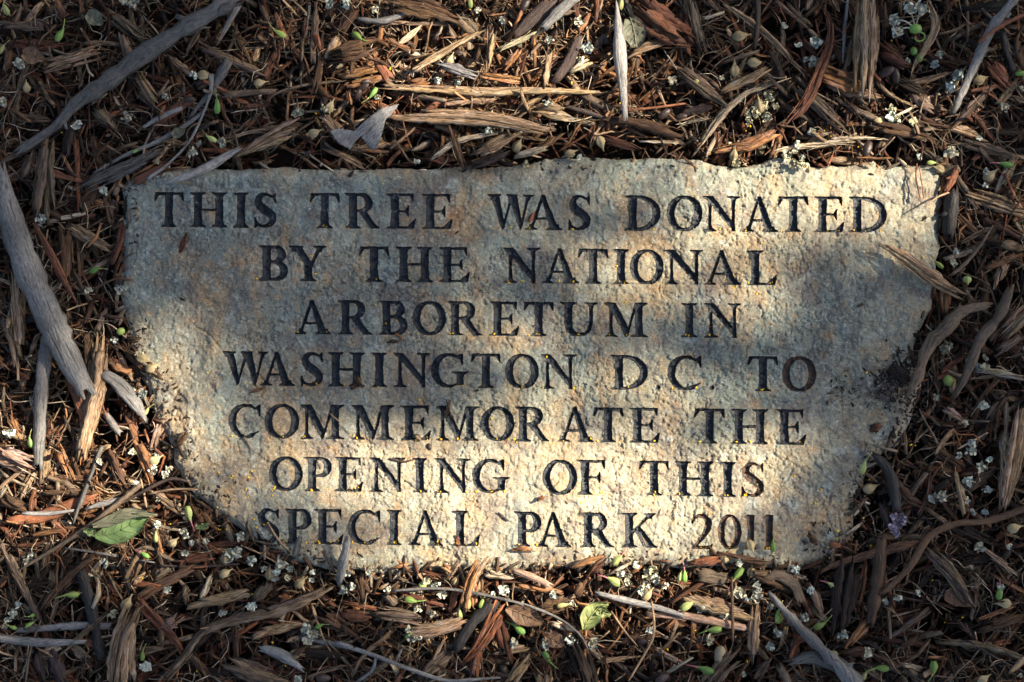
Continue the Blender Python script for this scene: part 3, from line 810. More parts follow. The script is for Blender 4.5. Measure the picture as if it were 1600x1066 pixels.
    for i in range(len(pts) - 1):
        m_ = max(2, int(math.dist(pts[i], pts[i + 1]) / 14))
        for t_ in np.linspace(0, 1, m_): TAKEN.append((pts[i][0] * (1 - t_) + pts[i + 1][0] * t_, pts[i][1] * (1 - t_) + pts[i + 1][1] * t_))
    return o

T_ = [ # kind, colour, path, width(s), [options]
 # top left
 ('chip','tan',[(70,106),(152,81)],22), ('chip','greybrown',[(172,17),(236,67)],14), ('chip','tan',[(189,51),(206,98)],12), ('chip','greybrown',[(306,68),(360,92),(415,118)],12),
 ('bark','grey',[(371,7),(338,69)],[12,9,3]), ('chip','red',[(0,61),(50,70),(105,69)],[8,11,7]), ('chip','tan',[(262,88),(283,104),(300,116)],[8,9,17]), ('chip','tan',[(218,120),(238,158)],[14,20]),
 ('chip','greybrown',[(0,37),(40,40),(80,41)],12), ('chip','greybrown',[(20,183),(75,186)],13), ('chip','tan',[(33,40),(50,20),(62,2)],8), ('chip','brown',[(140,215),(155,255)],9),
 ('chip','brown',[(82,0),(100,22)],12), ('chip','greybrown',[(150,170),(176,195)],16), ('chip','greybrown',[(45,95),(30,130),(18,200)],6), ('twig','pale',[(126,75),(138,112),(144,118)],4),
 ('chip','brown',[(495,70),(500,100),(488,150)],9), ('twig','darkgrey',[(483,7),(478,50),(470,75)],5), ('twig','greybrown',[(540,125),(473,133),(430,146),(415,159)],5), ('chip','tan',[(530,60),(510,90)],12),
 ('stick','greybrown',[(348,149),(390,144),(432,142)],[11,10,9]), ('chip','greybrown',[(496,-4),(490,60),(488,100)],8), ('chip','tan',[(473,192),(400,203),(321,226)],6),
 ('chip','tan',[(466,197),(430,212),(372,243)],[24,20,12],.002), ('stick','darkgrey',[(357,96),(331,142),(310,165),(294,186)],[20,13,9,6],.002), ('twig','pale',[(176,150),(200,190)],4),
 ('flat','red',[(300,152),(262,178),(235,196)],16), ('bark','lightgrey',[(285,168),(255,180),(216,202)],[8,9,4],.002), ('flat','red',[(262,258),(235,272),(210,287)],13),
 ('bark','grey',[(330,116),(328,150),(300,215),(262,258),(232,281)],[9,4,4,4,6],.005,.0), ('bark','grey',[(322,170),(290,196),(240,224),(196,243),(146,271)],[5,9,7,6,4],.004),
 ('bark','lightgrey',[(377,231),(345,250),(324,263),(290,278),(258,289)],[6,13,14,12,3],.005,0,.2,'long pale grey bark strip lying across the top left corner of the stone'),
 ('chip','darkgrey',[(250,236),(189,267),(128,296)],[16,22,24]), ('chip','brown',[(126,335),(140,305),(158,290)],14), ('chip','greybrown',[(73,228),(70,280),(66,340)],28,.001),
 ('chip','rust',[(118,206),(121,270),(122,351)],[6,8,6]), ('flat','rust',[(49,257),(90,273),(132,284)],[4,12,4],.004), ('chip','greybrown',[(55,232),(34,280)],15), ('chip','purple',[(110,190),(104,240)],12),
 ('chip','brown',[(165,300),(175,350)],11), ('bark','greybrown',[(188,275),(178,306)],9), ('chip','pale',[(100,290),(132,301)],4),
 # left
 ('chip','tan',[(25,428),(28,480),(28,540)],20), ('chip','tan',[(108,352),(140,372),(172,388)],17,.002), ('chip','brown',[(100,360),(104,400),(104,438)],22), ('chip','red',[(194,348),(186,380),(174,410)],7,.003),
 ('chip','brown',[(120,358),(125,440)],6), ('twig','brown',[(207,438),(180,436),(140,455)],4,.002), ('chip','greybrown',[(5,500),(22,540),(28,575)],12), ('chip','tan',[(158,530),(149,620),(127,712)],[24,26,28]),
 ('chip','brown',[(180,530),(215,570),(262,596)],5), ('chip','brown',[(182,540),(230,565),(258,594)],4,.003), ('chip','orange',[(170,570),(208,583)],11), ('chip','rust',[(172,560),(206,582)],6),
 ('chip','brown',[(135,520),(135,580)],8), ('chip','greybrown',[(165,480),(145,530)],6), ('chip','pale',[(50,620),(62,650)],10), ('twig','dark',[(98,650),(118,690),(135,712)],5,.003),
 ('bark','darkgrey',[(162,646),(186,678)],12), ('flat','rust',[(112,592),(128,625),(141,662)],[20,26,26],.002,0,.0,'rust orange inner bark tongue left of the stone below the big grey bark'),
 ('bark','grey',[(78,505),(70,570),(64,640),(61,730)],[16,24,19,17],.004,0,.2,'long thin grey bark tube standing upright below the broad grey bark, left edge'),
 ('flat','grey',[(163,583),(185,598),(212,628),(232,660)],[14,24,22,3],.007,.03,.3,'pointed grey bark blade reaching right towards the stone level with COMMEMORATE'),
 ('bark','grey',[(8,262),(20,330),(50,420),(85,500),(118,570),(145,618)],[14,38,44,44,40,26],.011,0,.25,'broad curled grey bark strip falling from upper left beside stone, the largest bark'),
 ('flat','rust',[(58,350),(85,400),(105,440),(122,470)],[5,16,14,3],.012,0,-.5,'rust coloured bark edge lying along the right side of the broad grey bark'),
 ('chip','pinkish',[(-6,708),(48,724)],32), ('chip','brown',[(55,766),(151,768)],14), ('chip','tan',[(0,672),(50,690)],9), ('chip','orange',[(12,655),(40,700)],10), ('chip','brown',[(168,703),(192,762)],12),
 ('chip','orange',[(213,690),(228,725),(237,758)],[17,14,9]), ('chip','orange',[(197,642),(215,690)],9), ('chip','orange',[(110,745),(90,700)],14), ('chip','tan',[(75,700),(65,760)],11), ('chip','brown',[(80,745),(140,748)],7),
 ('stick','darkgrey',[(158,698),(145,735),(134,765),(116,818)],[9,7,9,4],.006), ('chip','tan',[(30,780),(50,738)],9), ('chip','rust',[(54,760),(50,800)],9), ('chip','brown',[(0,775),(40,795)],14),
 ('flat','rust',[(14,814),(69,806),(150,772)],[12,22,14],.001), ('bark','lightgrey',[(34,803),(80,802),(118,797)],[6,8,4],.005), ('bark','lightgrey',[(134,795),(165,786),(196,779)],[5,10,7],.004),
 ('chip','tan',[(232,764),(285,804)],9), ('chip','pinkish',[(248,660),(236,705)],10), ('chip','rust',[(80,815),(104,840)],9),
 # bottom left
 ('stick','greybrown',[(223,755),(165,803),(117,837),(69,868),(33,889)],[9,9,8,7,4],.008,0,0,'long brown grey twig rising rightward over the green leaf, lower left'),
 ('twig','purple',[(295,752),(275,748),(254,753),(210,776),(190,788)],[5,6,5,4],.005), ('twig','tan',[(312,764),(270,764),(234,771)],4,.005),
 ('chip','greybrown',[(0,842),(38,920),(66,975)],[7,9,4],.006), ('twig','greybrown',[(64,968),(48,1015),(40,1072)],3,.006), ('chip','brown',[(153,866),(103,906),(58,958)],[9,6,5],.005),
 ('stick','black',[(124,886),(144,957),(158,1028)],[18,18,14],.001), ('chip','tan',[(210,950),(192,1009),(189,1072)],[30,32,36],.006), ('bark','lightgrey',[(-6,997),(60,1004),(134,1003)],[13,15,6],.004),
 ('flat','rust',[(128,1004),(148,1008)],12), ('bark','grey',[(24,986),(120,979),(172,980)],[9,14,12]), ('chip','greybrown',[(529,911),(480,934),(429,954),(326,981),(281,1033),(236,1068)],[5,11,9,8,6,4],.006,0,0,'long fibrous grey brown wood strip running from below SPECIAL to bottom edge'),
 ('chip','rust',[(214,936),(268,995),(292,1034)],[16,13,5],.003), ('chip','pinkish',[(254,982),(281,967)],13,.004), ('chip','tan',[(288,949),(384,926)],14,.002), ('chip','brown',[(209,939),(250,915),(300,892)],[14,12,17]),
 ('chip','dark',[(185,866),(206,937)],10,.002), ('chip','greybrown',[(395,940),(422,904)],11), ('chip','tan',[(395,992),(480,974)],[12,10,5],.002), ('bark','lightgrey',[(408,1011),(443,1024),(474,1046)],[12,20,6],.006),
 ('chip','greybrown',[(89,1026),(130,990),(172,954)],6,.005), ('twig','purple',[(247,884),(310,886),(374,882)],4,.004), ('twig','grey',[(100,856),(160,866),(240,880)],[3,5,3],.003), ('chip','rust',[(302,841),(347,867)],8,.001),
 ('chip','brown',[(312,796),(328,818),(342,832)],[11,8,4],.002), ('twig','tan',[(376,853),(410,868),(446,889)],3,.003), ('chip','red',[(275,877),(333,870)],13), ('chip','greybrown',[(240,906),(262,890)],12),
 ('chip','pale',[(330,900),(312,940)],7,.002), ('chip','brown',[(365,960),(368,1030)],6,.003), ('chip','greybrown',[(360,1040),(440,1064)],26), ('chip','brown',[(280,1010),(330,1060)],9), ('chip','pale',[(60,1020),(100,1010)],9),
 ('chip','purple',[(60,1015),(72,1066)],16), ('chip','purple',[(76,1015),(100,1066)],12), ('chip','greybrown',[(108,1010),(135,1030)],12), ('chip','red',[(160,905),(182,932)],8), ('chip','greybrown',[(100,880),(75,985)],5),
 ('twig','tan',[(487,948),(505,1000),(522,1028)],[6,4,2],.004), ('bark','grey',[(468,995),(500,1003),(540,1010)],9,.003), ('chip','dark',[(452,1016),(540,1026)],12), ('chip','brown',[(500,960),(545,985)],20),
 ('chip','tan',[(240,1008),(310,994)],6,.004), ('chip','greybrown',[(255,1066),(300,1020)],8,.003), ('chip','tan',[(480,1060),(540,1040)],5,.003),
 # bottom middle
 ('stick','grey',[(547,836),(541,868),(531,908)],[9,15,12],.008,-.15,0,'weathered grey stick leaning on the stone between E and C of SPECIAL'),
 ('twig','darkgrey',[(612,922),(684,918),(750,926),(822,944),(873,965),(905,990),(918,1014)],[4,5,5,5,5,4,3],.012,0,0,'long thin arching twig below the stone from SPECIAL to PARK'),
 ('twig','grey',[(526,1002),(588,1023),(633,1040),(695,1060),(740,1059),(781,1056)],[8,7,7,6,4],.012,0,0,'long grey forked twig at the bottom photo edge below SPECIAL'), ('twig','grey',[(588,1023),(583,1045),(560,1062)],5,.012), ('twig','grey',[(618,1034),(628,1012)],4,.012),
 ('chip','greybrown',[(590,958),(657,967)],24,.002), ('chip','tan',[(633,988),(680,982),(726,970)],18,.003), ('stick','black',[(774,940),(743,968),(712,1016)],[18,17,14],.006), ('chip','orange',[(752,868),(736,905),(722,950)],[12,13,11],.008,.1),
 ('chip','tan',[(764,872),(744,900),(738,930)],[6,8,10],.007,.08), ('chip','rust',[(715,910),(702,962)],6,.004), ('chip','tan',[(718,875),(700,905)],6,.006), ('chip','orange',[(745,900),(740,950)],9,.004), ('stick','pinkish',[(801,889),(830,900),(860,914)],[9,11,9],.006),
 ('chip','pale',[(753,895),(800,900)],8,.003), ('bark','lightgrey',[(930,926),(987,940),(1030,950),(1070,962)],[7,11,10,7],.006,0,.2,None,'pinkish'), ('bark','pinkish',[(1010,960),(1072,966)],9,.002), ('chip','orange',[(940,868),(915,876),(892,888)],[5,9,7],.006),
 ('chip','red',[(944,872),(930,885),(916,904)],[9,12,5],.006), ('chip','rust',[(784,945),(752,1000),(722,1036)],[24,17,4],.004), ('chip','rust',[(750,985),(742,1055)],[9,22],.003), ('chip','red',[(778,955),(795,1035)],[18,10],.002), ('chip','dark',[(895,1000),(905,1030),(918,1070)],[20,22,24],.003),
 ('chip','tan',[(822,1028),(794,1070)],[16,20],.003), ('chip','tan',[(850,1050),(856,1076)],20,.003), ('twig','tan',[(1018,940),(1022,985),(1012,1012),(982,1064)],[3,4,4,3],.008), ('chip','tan',[(770,1020),(829,1011)],8), ('chip','brown',[(902,930),(915,903)],[12,7],.005),
 ('chip','red',[(530,958),(580,962)],13), ('chip','red',[(620,925),(700,950)],9), ('chip','brown',[(560,895),(570,935)],18), ('chip','greybrown',[(605,928),(625,945)],10), ('chip','orange',[(800,915),(880,928)],7), ('chip','brown',[(845,950),(890,935)],13,.002),
 ('chip','rust',[(530,940),(590,954)],5,.003), ('chip','tan',[(672,1040),(700,990)],6,.003), ('chip','pale',[(605,1025),(625,1062)],7), ('chip','orange',[(1040,985),(1075,950)],7), ('chip','tan',[(930,1035),(1010,1025)],7,.002), ('chip','brown',[(960,1005),(1030,990)],9),
 ('chip','tan',[(1020,1010),(1070,1040)],8), ('chip','greybrown',[(700,1025),(665,1060)],20), ('chip','rust',[(665,895),(720,905)],6,.003), ('chip','orange',[(693,885),(712,893)],8,.004), ('twig','tan',[(955,955),(975,985),(996,1010)],3,.005), ('chip','pale',[(860,975),(905,985)],8),
 # bottom right
 ('stick','grey',[(1201,926),(1252,981),(1300,1026),(1345,1072)],[9,15,22,30],.010,0,0,'thick grey stick falling rightward to the bottom edge right of 2011'), ('bark','darkgrey',[(1235,1034),(1265,1026),(1305,1036),(1338,1066)],[10,24,28,20],.003),
 ('flat','greybrown',[(1192,908),(1215,898),(1240,912),(1252,942)],[8,20,20,10],.003), ('chip','tan',[(1182,938),(1178,985),(1177,1034)],[13,17,15],.004), ('twig','brown',[(1142,900),(1143,950),(1144,1004)],[4,5,4],.010), ('chip','brown',[(1113,860),(1150,868),(1200,878)],[6,9,5],.006),
 ('chip','rust',[(1077,880),(1128,871)],[9,15,8],.004), ('chip','brown',[(1128,888),(1195,880)],11), ('chip','tan',[(1060,930),(1110,945),(1185,968)],[10,14,6],.004), ('bark','pinkish',[(1060,960),(1110,970),(1168,982)],[13,14,12],.003), ('flat','greybrown',[(1094,898),(1138,908)],22),
 ('chip','dark',[(1328,880),(1318,925),(1310,975)],[34,38,30],.002,0,0,'broad split reddish dark wood block standing upright right of 2011'), ('chip','rust',[(1354,872),(1346,905),(1338,944)],[4,14,8],.004), ('stick','brown',[(1376,842),(1369,906),(1359,976)],[18,19,17],.007,0,0,'stout brown stick with a knobbed top beside the split wood block'),
 ('chip','orange',[(1364,966),(1321,1012)],[11,12,8],.003), ('stick','brown',[(1604,791),(1541,812),(1489,817),(1448,837),(1417,885),(1374,928)],[11,11,9,12,11,7],.012,0,0,'long crooked brown branch sweeping in from the right edge below OPENING'),
 ('chip','brown',[(1442,846),(1400,855),(1369,864),(1310,880),(1266,900)],[8,10,9,6,3],.008), ('chip','greybrown',[(1441,852),(1482,892),(1505,925),(1520,953)],[18,24,22,14],.006), ('chip','tan',[(1527,850),(1560,875),(1590,898)],[4,8,11],.005), ('chip','orange',[(1530,968),(1588,946)],6,.003),
 ('chip','tan',[(1489,730),(1498,765),(1507,805)],[5,10,9],.005), ('chip','brown',[(1455,730),(1450,775),(1432,808)],[4,6,5],.004), ('chip','greybrown',[(1149,1018),(1128,1040),(1108,1070)],[20,22,24],.003), ('stick','greybrown',[(1218,1040),(1233,1070)],13,.003), ('chip','greybrown',[(1070,1005),(1120,995)],6),
 ('stick','black',[(1357,706),(1386,734),(1397,770),(1400,798)],[6,18,20,14],.006,0,0,'charred black stick against the right end of stone, level with OPENING'), ('chip','brown',[(1390,740),(1420,780),(1460,795)],[11,13,6],.003), ('chip','purple',[(1376,788),(1392,822)],11,.003),
 ('chip','tan',[(1592,644),(1580,710),(1563,792)],[38,36,16],.005,0,0,'broad fibrous tan wood block at right photo edge level with OPENING'), ('chip','brown',[(1440,740),(1500,820)],5,.002), ('chip','greybrown',[(1455,1000),(1540,1010),(1600,1030)],9), ('chip','brown',[(1400,1020),(1450,985)],10,.002),
 ('chip','dark',[(1500,880),(1580,865)],10), ('chip','greybrown',[(1390,1000),(1460,950)],9), ('chip','greybrown',[(1410,1040),(1440,1066)],12,.002), ('chip','brown',[(1530,985),(1600,960)],14), ('chip','dark',[(1495,820),(1545,845)],16), ('chip','tan',[(1270,915),(1285,960)],11,.002), ('chip','brown',[(1295,975),(1312,1005)],7,.003),
 ('twig','purple',[(1510,1000),(1560,1030),(1600,1050)],4,.004), ('chip','rust',[(1530,1010),(1580,1003)],7), ('chip','greybrown',[(1350,1040),(1380,1066)],12),
 # right
 ('chip','tan',[(1367,382),(1400,400),(1440,428),(1504,462)],[4,18,24,17],.005,.0,0,'splintered tan wood chip lying over the right part of the stone beside NATIONAL'), ('chip','orange',[(1478,455),(1477,486)],16),
 ('stick','greybrown',[(1545,476),(1499,487),(1475,512),(1448,539),(1428,586),(1407,622)],[9,20,24,19,16,7],.008,0,0,'knotty grey brown root curving down against the right end of the stone'), ('stick','greybrown',[(1577,449),(1560,492),(1529,532),(1509,586),(1488,622)],[13,20,17,14,9],.008,0,0,'straight grey stick right of the knotty root, level with WASHINGTON'),
 ('chip','pale',[(1523,579),(1560,583),(1604,594)],[8,9,6],.003), ('chip','greybrown',[(1553,553),(1604,524)],12,.002), ('chip','tan',[(1573,519),(1604,478)],24,.002), ('chip','rust',[(1469,583),(1509,558)],6,.003), ('chip','brown',[(1459,555),(1469,618)],8,.002), ('chip','pinkish',[(1479,641),(1506,655)],12,.003),
 ('twig','pale',[(1497,702),(1520,690),(1545,676)],3,.004), ('twig','greybrown',[(1485,431),(1509,411),(1530,385),(1550,353)],[7,6,5,3],.006), ('chip','orange',[(1540,420),(1600,395)],10), ('chip','greybrown',[(1545,540),(1590,470)],7), ('chip','brown',[(1460,700),(1510,730)],10), ('chip','greybrown',[(1545,660),(1570,620)],9),
 ('chip','tan',[(1509,302),(1560,318),(1604,334)],[14,20,18],.003), ('chip','greybrown',[(1425,222),(1460,248),(1485,270),(1533,336)],[6,8,9,6],.004), ('stick','rust',[(1492,266),(1484,284),(1474,300)],[11,12,9],.009), ('twig','tan',[(1480,302),(1460,310),(1437,326)],[4,3,2],.009),
 ('stick','black',[(1488,296),(1485,330),(1480,372)],[18,22,20],.004), ('twig','rust',[(1430,256),(1427,280),(1433,312)],3,.006), ('twig','rust',[(1432,262),(1436,290),(1438,312)],2,.007), ('chip','brown',[(1540,340),(1600,370)],9), ('chip','greybrown',[(1500,380),(1560,350)],6,.002),
 # top right
 ('chip','tan',[(1352,-6),(1352,70),(1350,140)],[34,36,33],.007,0,0,'broad weathered tan wood stick upright at top edge above ATED'), ('stick','grey',[(1585,-4),(1543,51),(1516,111),(1484,180)],[15,14,12,10],.012,0,0,'straight smooth grey stick rising to the top right corner'),
 ('twig','rust',[(1604,22),(1570,38),(1543,54),(1524,70)],6,.016), ('chip','red',[(1285,20),(1294,45),(1290,80),(1272,125),(1256,162),(1219,205)],[5,9,12,15,16,9],.012,0,0,'twisted dark reddish bark ribbon curving down above ATED'),
 ('chip','pale',[(1222,126),(1190,138),(1161,150),(1121,189),(1088,238)],[3,6,8,11,3],.006), ('chip','orange',[(1283,112),(1345,136)],26,.001), ('chip','tan',[(1290,128),(1340,142),(1380,154)],10,.003), ('chip','greybrown',[(1239,125),(1280,165),(1323,207)],[18,20,14],.003),
 ('chip','greybrown',[(1062,108),(1100,140),(1138,169)],[14,18,10],.003), ('chip','greybrown',[(1075,-4),(1085,35),(1097,76)],[24,20,13],.002), ('chip','red',[(1067,20),(1080,86)],14), ('stick','dark',[(1184,-4),(1184,40),(1180,76)],[11,9,7],.004),
 ('chip','tan',[(1120,-2),(1188,45),(1220,75),(1262,120)],[5,7,7,4],.003), ('chip','greybrown',[(1218,-2),(1266,44)],14), ('twig','grey',[(1325,-2),(1320,50),(1318,98)],[4,6,3],.003), ('chip','orange',[(1120,234),(1170,224),(1217,207)],[6,14,10],.004),
 ('chip','pale',[(1212,234),(1270,226),(1337,220)],[8,9,5],.003), ('chip','pale',[(1300,215),(1381,217)],5,.003), ('chip','brown',[(1360,196),(1400,204),(1452,217)],[12,18,13],.003), ('chip','greybrown',[(1479,217),(1530,230),(1594,248)],[6,13,9],.003),
 ('chip','greybrown',[(1482,203),(1520,165),(1553,133)],[4,11,9],.003), ('chip','rust',[(1538,90),(1577,136)],[10,14,8],.002), ('stick','black',[(1567,48),(1575,80),(1587,116)],[13,14,12],.001), ('chip','greybrown',[(1415,130),(1455,122),(1492,111)],[4,7,4],.003),
 ('chip','tan',[(1450,5),(1462,40),(1450,70),(1430,100),(1423,120)],[5,7,6,6,3],.006), ('chip','dark',[(1401,122),(1445,146)],15,.001), ('chip','red',[(1378,76),(1411,100)],22), ('chip','brown',[(1425,187),(1486,196)],10,.002), ('chip','tan',[(1128,143),(1202,107)],[8,11,12],.004),
 ('chip','greybrown',[(1300,150),(1350,178),(1400,196)],[6,7,3],.004), ('chip','brown',[(1335,125),(1325,200)],7), ('chip','greybrown',[(1205,110),(1225,60),(1215,25)],6,.002), ('chip','greybrown',[(1425,150),(1460,175)],12), ('chip','tan',[(1370,125),(1395,150),(1440,170)],[5,5,2],.003),
 ('chip','brown',[(1380,0),(1385,60)],9), ('chip','brown',[(1588,60),(1600,110)],12), ('chip','greybrown',[(1595,120),(1560,165)],9), ('chip','purple',[(1060,180),(1115,165)],10), ('chip','pale',[(1060,195),(1115,182)],5,.002), ('chip','brown',[(1300,60),(1318,100)],8),
 # top middle
 ('bark','lightgrey',[(962,5),(966,60),(969,105),(973,150),(976,188)],[2,17,23,14,8],.012,0,.25,'pointed pale grey bark spike standing upright above the word DONATED'), ('bark','grey',[(900,-4),(872,22),(847,48)],[20,18,13],.009,0,.2,'rolled grey bark tube falling leftward at top edge above WAS'),
 ('chip','straw',[(848,47),(810,65),(773,81)],[6,6,7],.007), ('flat','purple',[(863,0),(835,28),(801,60)],[22,24,9],.003), ('flat','purple',[(906,56),(890,95),(866,128)],[9,19,12],.004), ('chip','red',[(1000,14),(1062,58)],44,.001,0,0,'broad reddish brown wood slab at top edge above DONATED'),
 ('chip','tan',[(590,136),(680,140),(766,143),(850,140),(939,142)],[9,10,11,9,7],.004,0,0,'long thin tan wood splinter lying level midway between top edge and WAS'), ('chip','tan',[(604,181),(700,183),(780,190),(855,207)],[13,22,22,18],.006,0,0,'long thick tan wood splinter lying level close above stone over WAS'),
 ('chip','tan',[(836,171),(888,181)],[15,20,18],.004), ('chip','tan',[(768,45),(765,80),(762,110)],[14,9,8],.005), ('chip','brown',[(612,3),(660,12),(714,30)],[22,30,20]), ('bark','grey',[(560,30),(600,33),(645,16)],[6,11,6],.005), ('chip','brown',[(524,88),(578,72)],[28,34,24]),
 ('chip','tan',[(640,116),(680,90),(720,66),(757,47)],[9,10,8,5],.007), ('chip','grey',[(683,103),(715,112),(747,120)],[10,15,12],.006), ('chip','orange',[(748,118),(817,128)],8,.005), ('chip','tan',[(600,34),(700,37)],8,.002), ('chip','pale',[(608,78),(657,42)],[4,8,6],.003),
 ('chip','brown',[(947,185),(1000,192),(1072,212)],[12,14,13],.004), ('stick','purple',[(881,165),(915,174),(949,185)],[6,9,8],.002), ('chip','tan',[(739,243),(770,228),(812,209)],[14,17,8],.006), ('chip','purple',[(727,262),(760,252),(799,236)],[9,15,8],.003),
 ('chip','brown',[(704,199),(714,230),(727,265)],[5,9,8],.006), ('chip','pale',[(673,254),(703,228),(733,216),(780,208)],[7,8,9,6],.005), ('chip','pale',[(803,244),(857,229)],7,.003), ('chip','pale',[(888,112),(925,94)],[9,11,8],.005), ('chip','tan',[(860,84),(856,105),(854,137)],[10,8,6],.005),
 ('chip','tan',[(977,90),(1015,72),(1059,60)],[6,12,10],.003), ('chip','greybrown',[(912,149),(959,170)],10,.002), ('chip','red',[(945,216),(998,234)],[15,14,8],.002), ('twig','rust',[(975,173),(1030,167),(1072,161)],4,.004), ('chip','orange',[(783,112),(815,78)],[9,8],.004),
 ('chip','orange',[(805,100),(825,78)],8,.003), ('chip','orange',[(600,60),(640,80)],6,.003), ('chip','rust',[(585,90),(612,128)],[9,12],.002), ('chip','orange',[(530,120),(590,105)],8,.002), ('chip','orange',[(540,135),(600,118)],8,.003), ('chip','tan',[(690,160),(780,150)],[10,14],.001),
 ('chip','orange',[(640,130),(670,128)],12), ('chip','brown',[(700,75),(740,58)],6,.004), ('chip','greybrown',[(716,25),(745,60)],18,.001), ('chip','red',[(668,246),(710,256)],10), ('chip','brown',[(530,50),(556,16)],16), ('chip','greybrown',[(585,185),(640,205)],5), ('twig','tan',[(610,232),(648,200)],5,.004),
 ('chip','orange',[(900,140),(860,160)],6,.003), ('chip','brown',[(1005,60),(985,130)],8), ('chip','greybrown',[(870,20),(900,10)],10), ('chip','orange',[(925,20),(905,50)],7,.002), ('chip','orange',[(940,60),(925,80)],9,.002), ('chip','brown',[(838,240),(880,205)],9), ('chip','pale',[(1000,220),(1060,222)],4,.003),
 ('stick','darkgrey',[(384,-8),(304,44),(263,71),(216,101),(169,138),(122,169),(98,199),(64,223),(32,243)],[27,24,24,25,26,24,17,13,9],.013,0,0,'thick dark grey branch crossing the whole top left corner'),
 # bits lying on the stone
 ('chip','red',[(293,364),(288,382),(282,398)],[4,6,4],.0), ('chip','brown',[(555,585),(562,597),(570,607)],5,.001), ('chip','brown',[(548,607),(558,603)],6,0), ('twig','tan',[(383,682),(390,694),(397,706)],3,.0005), ('twig','tan',[(516,645),(524,652),(533,660)],2,.001),
 ('chip','brown',[(703,624),(700,640),(697,652)],4,.001), ('twig','brown',[(697,624),(702,638),(706,652)],2,.001), ('chip','tan',[(650,678),(658,686)],5,.0), ('twig','dark',[(778,800),(786,807),(794,814)],3,.0005), ('chip','orange',[(798,858),(815,857),(834,860)],[3,8,3],.0005),
 ('twig','brown',[(608,716),(630,721),(646,718)],3,.001), ('chip','rust',[(840,782),(850,774)],5,.002), ('chip','rust',[(825,348),(833,333)],5,.0), ('twig','tan',[(420,815),(436,842),(455,862)],3,.003), ('bark','darkgrey',[(470,838),(463,866)],[7,12],.003), ('twig','tan',[(388,820),(398,850)],3,.003),
 ('chip','rust',[(713,835),(717,852)],3,.0), ('twig','tan',[(1003,838),(1010,852)],2,.001), ('chip','brown',[(606,534),(624,533)],4,0), ('chip','red',[(1362,668),(1373,664)],8,.0), ('chip','brown',[(1263,833),(1275,850)],6,.003), ('chip','rust',[(1295,850),(1312,852)],7,.003), ('chip','brown',[(1340,480),(1348,474)],3,0),
 ('twig','brown',[(1170,903),(1173,880),(1165,862)],3,.006), ('chip','brown',[(275,698),(290,680),(296,672)],[7,9,8],.004,.2), ('chip','dark',[(1440,345),(1448,338)],4,0), ('chip','brown',[(392,612),(414,606)],4,0),('chip','orange',[(618,520),(632,532)],3,0),
 ('twig','brown',[(190,410),(206,398),(216,396)],2,.003), ('chip','dark',[(1392,570),(1420,600)],14,.0),('chip','dark',[(1385,590),(1400,575)],12,.0),
]
for t in T_:
    kind, col, pts, w = t[:4]
    lift = t[4] if len(t) > 4 else .001
    tilt = t[5] if len(t) > 5 else None
    roll = t[6] if len(t) > 6 else 0.0
    own = t[7] if len(t) > 7 else None
    inner = t[8] if len(t) > 8 else 'rust'
    piece(kind, col, pts, w, lift, tilt, roll, own, inner=inner)

def orange_prob(x, y):  # warm pieces where sun falls: real variation plus sunlight put into the colour
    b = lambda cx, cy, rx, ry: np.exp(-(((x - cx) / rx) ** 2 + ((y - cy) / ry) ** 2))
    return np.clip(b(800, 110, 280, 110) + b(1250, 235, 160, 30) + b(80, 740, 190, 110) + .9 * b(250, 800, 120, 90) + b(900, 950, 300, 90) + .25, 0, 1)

# further single chips in the gaps
n_chip = sum(1 for t in T_ if t[0] == 'chip')
tk = np.array(TAKEN); tries = 0; made = 0
rr = np.random.default_rng(77)
while made < 300 - n_chip and tries < 6000:
    tries += 1
    x, y = rr.uniform(5, 1595), rr.uniform(5, 1061)
    if inside_stone(*[np.array([v]) for v in P(x, y)], -.004)[0]: continue
    if np.min(np.hypot(tk[:, 0] - x, tk[:, 1] - y)) < 17 - tries / 600: continue
    L = rr.uniform(26, 80); a = rr.uniform(0, math.pi); w = rr.uniform(6, 14)
    p = [(x - math.cos(a) * L / 2, y - math.sin(a) * L / 2), (x + rr.uniform(-3, 3), y + rr.uniform(-3, 3)), (x + math.cos(a) * L / 2, y + math.sin(a) * L / 2)]
    if any(inside_stone(*[np.array([v]) for v in P(*q)])[0] for q in p): continue
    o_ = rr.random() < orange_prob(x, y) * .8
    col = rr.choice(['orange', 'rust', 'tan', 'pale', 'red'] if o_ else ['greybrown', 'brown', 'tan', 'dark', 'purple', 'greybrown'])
    piece('chip', str(col), p, [w * .6, w, w * .6], -.001, None)
    tk = np.vstack([tk, [[x, y]]]); made += 1

